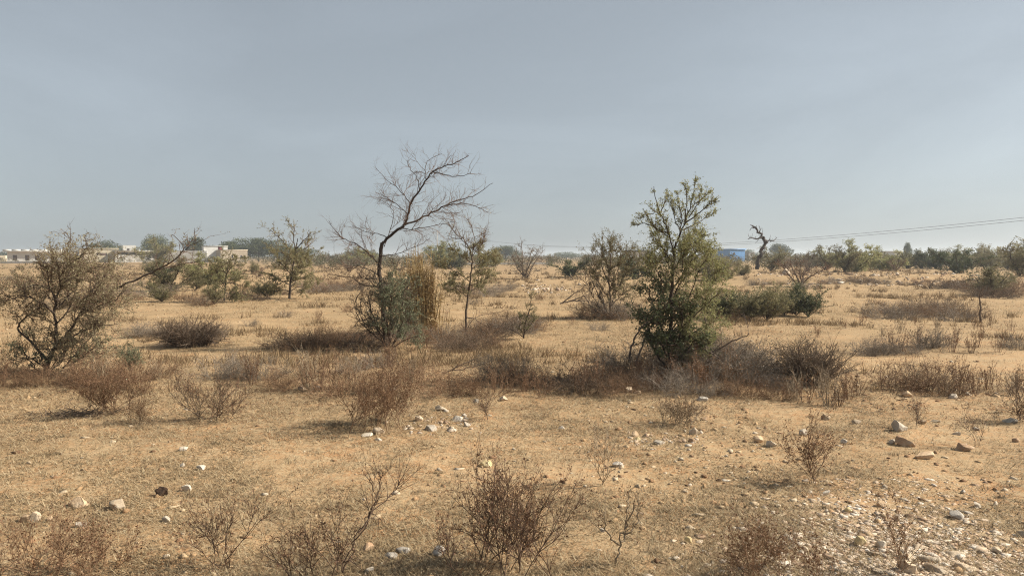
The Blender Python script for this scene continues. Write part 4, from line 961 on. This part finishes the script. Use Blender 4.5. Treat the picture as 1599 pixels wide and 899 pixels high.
h2 = house('low_hut', 'small white hut cut off by the left edge of the view', 205, -14, 7, 399, CREAM, 5, [(-4, 1, 402, 406)])
h3 = house('cream_house', 'cream house with a dark wide window, right of the thorn bush crown', 200, 128, 182, 387.5, CREAM, 7, [(152, 166, 395, 399)], roof=True, over=.15)
h4 = house('long_shed', 'long low shed with a thin roof over a dark opening, beside the cream house', 198, 184, 242, 391, WHITEW, 7, [(187, 213, 394, 398), (215, 238, 394, 398)], roof=True, over=.5, wmat=DARKO)
h5 = house('water_room', 'small white rooftop block behind the long shed', 207, 194, 212, 383, WHITEW, 3, [(199, 203, 388, 391)])
h6 = house('long_white_wall', 'long plain whitewashed wall left of the beige house', 196, 243, 321, 391.5, WHITEW, .5, cat='wall')
h7 = house('white_tower_room', 'white stair room with a red door, above the long white wall', 199, 320, 355, 384, WHITEW, 4, [], [(340.5, 347.5, 384.8, 393)], roof=True, over=.1, rt_=.12)
h8 = house('beige_house', 'beige block house with two small dark windows, before the tall trees', 194, 346, 386, 390, BEIGE, 8, [(362, 364.5, 398, 403), (375, 377.5, 398.5, 404), (380, 382.5, 398.5, 404)], roof=True, over=.05, rt_=.14, wmat=DARKO)
h9 = house('low_pink_wall', 'low pinkish brick wall between the beige house and the airy tree', 175, 384, 432, 410, PINKB, .4, cat='wall')
h10 = house('ruined_room', 'small roofless cream room right of the airy tree', 185, 466, 498, 408, CREAM, 4, [(476, 480, 411, 415)], wmat=DARKO, cat='ruin')
h11 = house('ruined_wall', 'short grey broken wall right of the roofless room', 188, 499, 512, 405.5, GREYC, .6, cat='wall')
h12 = house('front_yard_wall', 'long low grey yard wall in front of the far left white house', 175, -10, 105, 408.2, GREYC, .35, cat='wall')
h13 = house('blue_shed', 'bright blue sheet metal shed on the horizon left of the dead tree', 240, 1136, 1167, 388.5, BLUE, 6, [(1142, 1146, 394, 398)], roof=True, over=.3, rmat=BLUE, rt_=.25)
h14 = house('roadside_hut', 'low hut with a dark roof left of the green thorn tree', 210, 990, 1016, 391, WHITEW, 5, [(996, 1000, 399, 404), (1005, 1009, 399, 404)], roof=True, over=.6, rmat=DARKO, rt_=.4, wmat=DARKO)
h15 = house('white_hut', 'white hut roof showing over the right hedge', 230, 1393, 1410, 392, WHITEW, 5, [(1399, 1403, 395, 399)], roof=True, over=.3)
h16 = house('boundary_wall', 'long thin whitewashed boundary wall across the centre of the horizon', 155, 690, 862, 409.8, WHITEW, .3, cat='wall')
h17 = house('grey_hut', 'pale grey hut beside the blue shed', 280, 1167, 1180, 393.5, GREYC, 5, [(1171, 1174, 396, 399)], roof=True, over=.2, wmat=DARKO)

# ------------------------------------------------------------------ overhead line: a pole and two cables
POLE_Y = 205.0
pp0 = onground(683, POLE_Y); pm = thing('power_pole', 'thin pale pole between the reeds and the thin tree, carrying the overhead cables', 'pole', pp0)
HP = EYE + (HY-363)/F*POLE_Y - pp0[2]
pl = Plant(1); pl.line(np.array([[0, 0, -.5], [0, 0, HP/2], [0, 0, HP+.4]]), [.16, .13, .10], 'trunk'); pl.build('pole', [('shaft', ['trunk'], [], GREYC, None)], pm)
lump(pm, 'crossarm', GREYC, (-.7, -.19, HP-.06), (.7, -.13, HP+.06))
for sx in (-.62, .62): lump(pm, 'insulator', WHITEW, (sx-.06, -.21, HP+.062), (sx+.06, -.11, HP+.28))
CAB = rough_mat('cable', [(.3, (.10, .10, .10)), (.7, (.15, .15, .15))], 1, .6, 0)
def cable(px_near, py_near, Yn, sx, label):
    a = pp0 + np.array([sx, -.16, HP+.26]); b = at(px_near, py_near, Yn); t = np.linspace(0, 1, 60)[:, None]
    P = a*(1-t)+b*t; P[:, 2] -= 4*SAG*(t*(1-t))[:, 0]
    pl = Plant(2); pl.line(P, np.full(60, .014), 'w'); V_, F_ = pl.tubes('w', 4)
    tag(link('overhead_cable', make_mesh('overhead_cable', V_, F_, mats=[CAB])), label, 'cable', group='overhead cables')
SAG = 3.4
cable(1650, 334, 62.0, -.62, 'upper of the two overhead cables sagging across the right sky')
cable(1650, 339, 61.0, .62, 'lower of the two overhead cables sagging across the right sky')
USE_HAZE = True
# ------------------------------------------------------------------ stones
ST_PALE = rough_mat('pale_stone', [(.28, (.34, .25, .165)), (.5, (.47, .37, .265)), (.72, (.56, .48, .38))], 9, .9, .5, 40)
ST_WHITE = rough_mat('white_stone', [(.28, (.38, .31, .23)), (.5, (.50, .43, .345)), (.72, (.58, .525, .45))], 9, .85, .5, 40)
ST_TAN = rough_mat('tan_stone', [(.28, (.34, .22, .13)), (.5, (.46, .33, .21)), (.72, (.56, .44, .31))], 9, .9, .5, 40)
ST_RED = rough_mat('rusty_stone', [(.28, (.27, .155, .09)), (.5, (.38, .25, .155)), (.72, (.49, .37, .255))], 9, .9, .5, 40)
ST_GREY = rough_mat('grey_stone', [(.28, (.25, .22, .19)), (.5, (.36, .32, .275)), (.72, (.46, .42, .37))], 9, .9, .5, 40)
ST_YEL = rough_mat('yellow_stone', [(.28, (.46, .34, .16)), (.5, (.56, .44, .24)), (.72, (.62, .52, .34))], 9, .85, .5, 40)
ST_DARK = rough_mat('dark_lump', [(.28, (.045, .028, .018)), (.5, (.09, .055, .036)), (.72, (.15, .10, .07))], 9, .9, .6, 40)
def ico(sub):
    bm = bmesh.new(); bmesh.ops.create_icosphere(bm, subdivisions=sub, radius=1)
    v = np.array([q.co for q in bm.verts]); f = np.array([[x.index for x in q.verts] for q in bm.faces]); bm.free(); return v, f
ICO3, ICO1 = ico(4), ico(1)
def rock(seed, w, d, h, planes=11, rough=.04, cl=.35):
    r = np.random.default_rng(seed); v = ICO3[0].copy()
    for _ in range(planes):
        n = nrm(r.normal(size=3)); c = r.uniform(cl, .82); s = v@n; v -= np.outer(np.maximum(s-c, 0), n)*.96
    f = r.uniform(2, 4, 3); v *= (1 + rough*np.sin(v@r.normal(size=3)*f[0]+1) + rough*.6*np.sin(v@r.normal(size=3)*f[1]*2.3) + r.normal(size=len(v))*.006)[:, None] if True else 1
    v /= np.abs(v).max(axis=0); return v*np.array([w/2, d/2, h/2])
_sn = [0]
def stone(x, y, w, h, mat, label, group=None, name='stone', sink=.33, rz=None, flat=False):
    g = ground(x, y); Y = g[1]; W = metres(w, Y); H = metres(h, Y)*1.12; _sn[0] += 1
    V = rock(500+_sn[0], W, W*(.8 if not flat else .7), H, 11 if not flat else 8, .04 if mat is not ST_DARK else .16, .62 if mat in (ST_DARK, ST_YEL, ST_GREY) else .38)
    o = link(name, make_mesh(name, V, None, ICO3[1], [mat])); me = o.data
    o.location = (g[0], g[1]+W*.3, g[2]+H*(.5-sink)); o.rotation_euler = (_r.uniform(-.15, .15), _r.uniform(-.15, .15), _r.uniform(-.4, .4) if rz is None else rz)
    tag(o, label, 'stone', group); return o
for a in [
 (1410, 674, 30, 24, ST_WHITE, 'largest pale grey boulder on the right, white on top'), (1417, 697, 36, 18, ST_RED, 'rusty faced flat stone just below the pale grey boulder'), (1450, 718, 36, 16, ST_TAN, 'pinkish tan slab tilted on the ground right of the rusty stone'),
 (1512, 704, 34, 15, ST_RED, 'dark sided brown slab near the right edge'), (1490, 622, 14, 13, ST_WHITE, 'pointed white stone under the right weed band'), (1419, 620, 20, 14, ST_TAN, 'orange tan stone under the right weed band'),
 (1291, 656, 16, 15, ST_TAN, 'upright orange stone casting a dark shadow, below the straw weeds'), (1257, 679, 15, 13, ST_WHITE, 'round white stone left of the loose headed weed'), (1207, 698, 20, 15, ST_WHITE, 'whitish block stone left of the round white stone'),
 (1186, 691, 16, 14, ST_TAN, 'tan stone beside the whitish block stone'), (1498, 811, 25, 17, ST_GREY, 'smooth blue grey stone lying alone at the lower right'), (1345, 853, 19, 20, ST_YEL, 'yellow rounded stone in the gravel patch'),
 (1378, 857, 18, 17, ST_WHITE, 'white stone right of the yellow rounded stone'), (1421, 897, 30, 26, ST_PALE, 'big pale stone at the bottom edge in the slab patch'), (1378, 792, 18, 13, ST_TAN, 'brown block stone above the gravel patch'),
 (1327, 800, 13, 10, ST_YEL, 'small yellow stone at the upper left of the gravel patch'), (1291, 773, 13, 10, ST_WHITE, 'small white stone below the loose headed weed'), (250, 775, 22, 21, ST_DARK, 'dark brown dung lump on the left sand'),
 (115, 793, 34, 19, ST_TAN, 'flat pinkish brown stone left of the round pale one'), (181, 796, 28, 20, ST_PALE, 'round pale tan stone at the lower left'), (289, 767, 17, 13, ST_WHITE, 'white stone right of the dark dung lump'),
 (259, 815, 16, 11, ST_WHITE, 'small white stone below the dark dung lump'), (123, 823, 20, 13, ST_WHITE, 'white angular stone below the flat pinkish stone'), (36, 816, 18, 22, ST_TAN, 'left one of two upright tan stones behind the corner bush'),
 (51, 816, 18, 22, ST_PALE, 'right one of two upright tan stones behind the corner bush'), (76, 815, 14, 11, ST_TAN, 'small tan stone right of the two upright ones'), (285, 704, 14, 9, ST_WHITE, 'small white stone highest on the left sand'),
 (312, 734, 18, 9, ST_WHITE, 'flat white stone above the dung lump'), (283, 729, 11, 8, ST_WHITE, 'tiny white stone left of the flat white stone'), (757, 729, 25, 13, ST_YEL, 'pale yellow brick shaped stone on bare ground above the large dark bush'),
 (565, 783, 11, 9, ST_PALE, 'small pinkish stone beside the arching spray'), (572, 859, 22, 15, ST_RED, 'orange red stone under the arching spray'), (628, 864, 26, 13, ST_GREY, 'grey stone left of the large dark bush'),
 (684, 868, 24, 20, ST_GREY, 'tall grey stone at the left foot of the large dark bush'), (609, 872, 22, 12, ST_GREY, 'low grey stone below its grey neighbour near the large bush'), (577, 895, 18, 15, ST_WHITE, 'white stone at the bottom beside the arching bush'),
 (675, 673, 30, 15, ST_WHITE, 'wide white stone in the middle stone heap'), (713, 658, 22, 15, ST_WHITE, 'white stone with a dark hollow, top right of the middle stone heap'), (690, 642, 24, 11, ST_PALE, 'pinkish white stone at the top of the middle stone heap'),
 (592, 678, 24, 14, ST_PALE, 'pale stone at the foot of the rust brown bush'), (573, 682, 20, 7, ST_WHITE, 'thin flat stone left of the pale stone under the rust bush'), (652, 658, 18, 12, ST_PALE, 'pale stone on the left side of the middle stone heap'),
 (728, 666, 14, 9, ST_WHITE, 'small white stone on the right side of the middle stone heap'), (704, 672, 13, 8, ST_PALE, 'small stone in the front of the middle stone heap'), (590, 688, 14, 6, ST_WHITE, 'little flat stone in front of the rust brown bush'),
 (470, 609, 15, 11, ST_PALE, 'left pale stone at the edge of the weeds under the bare tree'), (497, 608, 11, 9, ST_WHITE, 'right pale stone at the edge of the weeds under the bare tree'), (614, 611, 16, 9, ST_PALE, 'pale stone inside the weeds below the bare tree'),
 (785, 626, 16, 10, ST_PALE, 'pale stone under the weed band between the main trees'), (743, 629, 10, 8, ST_WHITE, 'white stone among weeds between the main trees'),
 (966, 608, 13, 12, ST_PALE, 'leftmost pale rock of the cluster before the thorn tree'), (981, 613, 15, 12, ST_PALE, 'middle pale rock of the cluster before the thorn tree'), (997, 615, 12, 9, ST_TAN, 'rightmost pale rock of the cluster before the thorn tree'), (957, 616, 10, 8, ST_TAN, 'lowest rock of the cluster before the thorn tree'),
 (1098, 626, 20, 8, ST_GREY, 'flat grey white stone right of the thorn tree cluster'), (991, 681, 14, 12, ST_TAN, 'tan stone at the left of the stone row above the sapling'), (1029, 694, 22, 10, ST_WHITE, 'white wedge stone in the stone row above the sapling'),
 (996, 688, 12, 8, ST_YEL, 'small yellow stone at the left end of the stone row'), (1085, 678, 16, 14, ST_PALE, 'pale pink stone at the right of the stone row'), (1101, 656, 14, 9, ST_RED, 'dark rusty stone below the thorn tree weeds'), (1081, 690, 12, 9, ST_RED, 'rusty stone in front of the pale pink stone'),
 (1076, 848, 14, 13, ST_YEL, 'tan wedge stone standing right of the pale stemmed sapling'), (1052, 847, 13, 7, ST_PALE, 'flat pale stone left of the tan wedge stone'), (940, 830, 12, 7, ST_WHITE, 'small white stone left of the pale stemmed sapling'),
 (1581, 660, 22, 9, ST_WHITE, 'flat white stone near the right edge, below the small dry shrub'), (1596, 838, 16, 14, ST_PALE, 'pinkish stone cut by the right edge'), (965, 729, 20, 10, ST_GREY, 'faint grey stone right of the forked sapling'),
 (1560, 864, 18, 11, ST_PALE, 'pale stone right of the slab patch'), (876, 660+10, 12, 7, ST_WHITE, 'white stone on open ground between the main trees'), (1340, 662, 16, 9, ST_PALE, 'pale flat stone left of the pale grey boulder'),
 (1466, 660, 18, 7, ST_PALE, 'low pale stone right of the pale grey boulder'), (1320, 692, 12, 9, ST_WHITE, 'white stone above the loose headed weed'), (1528, 672, 14, 8, ST_WHITE, 'white stone above the brown slab'), (1497, 679, 14, 7, ST_PALE, 'pale stone above left of the brown slab'),
 (1394, 693, 14, 11, ST_WHITE, 'white stone touching the rusty faced stone'), (1444, 662, 14, 11, ST_TAN, 'tan stone at the right foot of the pale grey boulder'), (1587, 690, 14, 10, ST_RED, 'rusty stone at the right edge, level with the slab'),
 (1528, 792, 12, 10, ST_WHITE, 'white stone above the blue grey stone'), (1557, 790, 10, 10, ST_WHITE, 'small white stone right of the blue grey stone'), (1505, 770, 10, 8, ST_WHITE, 'small white stone higher above the blue grey stone'),
 (1263, 882+8, 24, 14, ST_TAN, 'brown stone at the bottom, left of the gravel patch'), (1258, 862, 14, 12, ST_PALE, 'round pale stone left of the gravel patch'), (1370, 870, 22, 9, ST_PALE, 'flat stone under the white gravel stone'), (1345, 886, 20, 9, ST_TAN, 'flat tan stone at the lower left of the slab patch'),
]: stone(*a)
for a in [(1424, 878, 34, 14, 'flat slab at the left of the slab patch'), (1460, 879, 44, 12, 'flat slab at the middle of the slab patch, back row'), (1470, 897, 50, 16, 'largest flat slab at the bottom of the slab patch'), (1513, 893, 44, 14, 'flat slab at the right of the slab patch'),
          (1500, 872, 40, 12, 'flat slab at the top right of the slab patch'), (1440, 860, 30, 8, 'thin flat slab at the top of the slab patch'), (1490, 858, 26, 9, 'small flat slab above the slab patch'), (1380, 897, 30, 9, 'flat slab at the lower left of the slab patch')]:
    stone(a[0], a[1], a[2], a[3], ST_PALE, a[4], 'flat slabs at the bottom', 'stone_slab', .42, flat=True)

# ------------------------------------------------------------------ gravel and short dry grass: masses
def polar(r, n, d0, d1, a0=-44, a1=44):
    a = RAD(1)*r.uniform(a0, a1, n); d = d0*np.exp(r.uniform(0, math.log(d1/d0), n)); return np.sin(a)*d, np.cos(a)*d, d
def gravel(name, label, n, x, y, size, mat, flat=.55, seed=4):
    r = np.random.default_rng(seed); n = len(x); z = terrain(x, y)
    S = size[:, None, None]*r.uniform(.6, 1.1, (n, 1, 3))*np.array([1, .8, flat]); v = ICO1[0][None]*(1+r.normal(size=(n, len(ICO1[0]), 1))*.33)
    V = v*S; a = r.uniform(0, 6.28, n)[:, None]; X = V[:, :, 0]*np.cos(a)-V[:, :, 1]*np.sin(a); Yv = V[:, :, 0]*np.sin(a)+V[:, :, 1]*np.cos(a)
    V = np.stack([X+x[:, None], Yv+y[:, None], V[:, :, 2]+z[:, None]+size[:, None]*flat*-.05], -1)
    Fc = (ICO1[1][None]+np.arange(n)[:, None, None]*len(ICO1[0])).reshape(-1, 3)
    tag(link(name, make_mesh(name, V.reshape(-1, 3), None, Fc, [mat])), label, 'gravel', kind='stuff')
GRAV = leaf_mat('pale_gravel', [(.30, .19, .12), (.43, .305, .21), (.51, .395, .29), (.57, .475, .375), (.62, .545, .46)], .9, 0)
GRAVD = leaf_mat('mixed_pebbles', [(.12, .07, .04), (.28, .16, .085), (.40, .26, .14), (.46, .345, .22), (.54, .45, .34)], .9, 0)
r = np.random.default_rng(31)
c = [ground(a, b) for a, b in zip(r.normal(1375, 108, 8500), np.clip(np.abs(r.normal(0, 62, 8500)), 0, 160)*-1 + 908) if 640 < b < 960]
xy = np.array([q[:2] for q in c]); xy += r.normal(size=xy.shape)*.04
gravel('gravel', 'pale broken gravel spread over the stony patch at the lower right', 0, xy[:, 0], xy[:, 1], np.minimum(r.gamma(1.5, .0065, len(xy))+.004, .045), GRAV, .36)
x, y, d = polar(r, 26000, 2.8, 40); m = vnoise(x/1.4+5, y/1.4+2); right = sstep(x/d, -.05, .35); near = sstep(d, 14, 7)*0+1
keep = r.uniform(size=len(x)) < (.10+.9*right*(1-sstep(d, 10, 16)))*sstep(m, .25, .65)+.04
x, y, d = x[keep], y[keep], d[keep]
gravel('pebbles', 'loose small pebbles scattered over the dry soil', 0, x, y, np.minimum(r.gamma(1.25, .0085, len(x))+.004, .032)*(1+d/30), GRAVD, .6, 6)
c = [(a, b) for a, b in zip(r.uniform(1180, 1530, 420), r.normal(438, 4, 420))] + [(a, b) for a, b in zip(r.normal(850, 22, 130), r.normal(451, 4.5, 130))] + [(a, b) for a, b in zip(r.normal(690, 34, 110), r.normal(664, 9, 110))] + [(a, b) for a, b in zip(r.uniform(980, 1100, 120), r.normal(688, 7, 120))]
xy = np.array([ground(a, b)[:2] for a, b in c]); dd = np.hypot(xy[:, 0], xy[:, 1])
gravel('rubble', 'pale rubble bits along the bank and round the stone heaps', 0, xy[:, 0], xy[:, 1], (r.gamma(1.8, .012, len(xy))+.01)*np.clip(dd/16, .55, 3.0), GRAV, .7, 7)

def grass(name, label, n, d0, d1, blades, ln, wd, mat, seed, thr=(.25, .6), el=(.05, .9), spread=.03):
    r = np.random.default_rng(seed); x, y, d = polar(r, n, d0, d1)
    m = .55*vnoise(x/.8+9, y/.8)+.45*vnoise(x/.25, y/.25+5); big = vnoise(x/4+11, y/3+6); m = m*.5+big*.5
    keep = r.uniform(size=n) < sstep(m, *thr); x, y, d = x[keep], y[keep], d[keep]; n = len(x)
    k = blades; x = (x[:, None]+r.normal(size=(n, k))*spread*(1+d[:, None]/14)).ravel(); y = (y[:, None]+r.normal(size=(n, k))*spread*(1+d[:, None]/14)).ravel(); d = np.repeat(d, k); n = len(x)
    z = terrain(x, y); a = r.uniform(0, 6.28, n); e = r.uniform(*el, n); L = r.uniform(*ln, n)*(1+d/30); Wd = r.uniform(*wd, n)*(1+d/12)
    D = np.stack([np.cos(a)*np.cos(e), np.sin(a)*np.cos(e), np.sin(e)], -1); S = np.stack([-np.sin(a), np.cos(a), np.zeros(n)], -1)
    P = np.stack([x, y, z+.001], -1); tip = P + D*L[:, None]; tip[:, 2] -= L*.12*np.cos(e)
    V = np.stack([P-S*Wd[:, None]*.5, P+S*Wd[:, None]*.5, tip], 1).reshape(-1, 3)
    tag(link(name, make_mesh(name, V, None, np.arange(n*3).reshape(-1, 3), [mat])), label, 'grass', kind='stuff')
G_STR = leaf_mat('short_straw_grass', [(.16, .11, .06), (.31, .22, .12), (.41, .31, .18), (.48, .39, .255), (.26, .165, .085)], .8, .2)
G_LIT = leaf_mat('dead_litter', [(.09, .056, .034), (.16, .105, .06), (.25, .165, .092), (.18, .13, .075)], .8, .1)
grass('dry_grass', 'short trampled dry grass covering the sandy soil', 120000, 2.7, 45, 7, (.02, .07), (.0022, .0045), G_STR, 41, (.34, .62), (.05, .8), .045)
grass('dead_litter', 'dark dead stalks and leaf litter lying on the soil', 52000, 2.7, 45, 6, (.015, .06), (.003, .007), G_LIT, 43, (.48, .78), (.0, .6), .04)
def mats():
    """small flat tussocks of grey-olive dead grass"""
    r = np.random.default_rng(59); x, y, d = polar(r, 620, 2.9, 16); k = 70; n = len(x); rad = r.uniform(.025, .11, n)
    X = np.repeat(x, k)+r.normal(size=n*k)*np.repeat(rad, k)*1.2; Yv = np.repeat(y, k)+r.normal(size=n*k)*np.repeat(rad, k)*.7; z = terrain(X, Yv); m = n*k
    a = r.uniform(0, 6.28, m); e = r.uniform(.1, 1.2, m); L = r.uniform(.02, .06, m); W = r.uniform(.002, .005, m)
    D = np.stack([np.cos(a)*np.cos(e), np.sin(a)*np.cos(e), np.sin(e)], -1); S = np.stack([-np.sin(a), np.cos(a), np.zeros(m)], -1); P = np.stack([X, Yv, z], -1)
    V = np.stack([P-S*W[:, None]*.5, P+S*W[:, None]*.5, P+D*L[:, None]], 1).reshape(-1, 3)
    tag(link('grass_tussocks', make_mesh('grass_tussocks', V, None, np.arange(m*3).reshape(-1, 3), [leaf_mat('grey_olive_tussock', [(.09, .068, .04), (.16, .12, .07), (.24, .18, .105), (.34, .26, .16)], .8, .1)])), 'small flat tussocks of greyish dead grass', 'grass', kind='stuff')
mats()
def base_litter():
    """fallen twigs and leaves caught under the nearer dry bushes"""
    r = np.random.default_rng(53); X = []; Yv = []
    for o in scene.objects:
        if o.type == 'EMPTY' and o.location.y < 14 and o.name.split('.')[0] in ('dry_bush', 'dry_weed', 'dry_brush', 'dark_brush', 'twig_dome', 'brush_pile', 'thorn_tree', 'thorn_bush', 'leafy_shrub', 'bare_tree'):
            big = .34 if o.name.split('.')[0] in ('thorn_tree', 'thorn_bush', 'twig_dome') else .2; n = 420 if big > .3 else 170
            X.append(o.location.x - .06 + r.normal(size=n)*big); Yv.append(o.location.y + r.normal(size=n)*big*.8)
    x = np.concatenate(X); y = np.concatenate(Yv); n = len(x); a = r.uniform(0, 6.28, n); e = r.uniform(0, .6, n); L = r.uniform(.02, .11, n); W = r.uniform(.003, .008, n)
    D = np.stack([np.cos(a)*np.cos(e), np.sin(a)*np.cos(e), np.sin(e)], -1); S = np.stack([-np.sin(a), np.cos(a), np.zeros(n)], -1); P = np.stack([x, y, terrain(x, y)+.003], -1)
    V = np.stack([P-S*W[:, None]*.5, P+S*W[:, None]*.5, P+D*L[:, None]], 1).reshape(-1, 3)
    tag(link('bush_litter', make_mesh('bush_litter', V, None, np.arange(n*3).reshape(-1, 3), [G_LIT])), 'fallen twigs and dead leaves caught under the bushes', 'litter', kind='stuff')
base_litter()
def tufts():
    """knee-low wisps of dry grass in loose bands over the middle distance"""
    r = np.random.default_rng(47); x, y, d = polar(r, 24000, 10, 75)
    m = .6*vnoise(x/3.2+2, y/1.5+17)+.4*vnoise(x/.8, y/.6+5); keep = r.uniform(size=len(x)) < sstep(m, .5, .74)*.8; x, y, d = x[keep], y[keep], d[keep]; n = len(x); k = 14
    H = np.repeat(r.uniform(.05, .20, n)*(1+d/60), k); X = np.repeat(x, k)+r.normal(size=n*k)*.06; Yv = np.repeat(y, k)+r.normal(size=n*k)*.06; dd = np.repeat(d, k)
    P = np.stack([X, Yv, terrain(X, Yv)], -1); D = r.normal(size=P.shape)*.45; D[:, 2] = np.abs(D[:, 2])+.7; D /= np.linalg.norm(D, axis=1, keepdims=True)
    S = np.cross(D, r.normal(size=P.shape)); S /= np.linalg.norm(S, axis=1, keepdims=True)+1e-9; W = (.0022*(1+dd/10))[:, None]; tip = P + D*(H*r.uniform(.5, 1.2, n*k))[:, None]
    V = np.stack([P-S*W, P+S*W, tip], 1).reshape(-1, 3)
    tag(link('grass_wisps', make_mesh('grass_wisps', V, None, np.arange(len(P)*3).reshape(-1, 3), [leaf_mat('brown_wisps', [(.13, .085, .05), (.22, .145, .08), (.32, .225, .125), (.40, .30, .17)], .8, .2)])), 'low brown wisps of dry grass in loose bands over the plain', 'grass', kind='stuff')
tufts()

# ------------------------------------------------------------------ the dusty air
def haze():
    mb = MB(); mb.box((-2600, -2600, -1.6), (2600, 2600, 14)); m, nt, out = nmat('haze')
    pv = N(nt, 'ShaderNodeVolumePrincipled', Density=.00062, Anisotropy=.3); pv.inputs['Color'].default_value = (.90, .95, 1, 1)
    nt.links.new(pv.outputs[0], out.inputs['Volume'])
    tag(mb.build('haze', m), 'pale dusty haze lying over the far plain', 'haze', kind='stuff')
USE_HAZE and haze()
for p in (RED+STRW+GREYB+BRNB+DARKB+GREENB+DKGRN+H_OL+H_GR+H_YE+H_BR+RT):
    if not p['used']:
        for ch in list(p.children): bpy.data.objects.remove(ch)
        bpy.data.objects.remove(p)
    else: del p['used']
for o in scene.objects:
    if 'used' in o: del o['used']
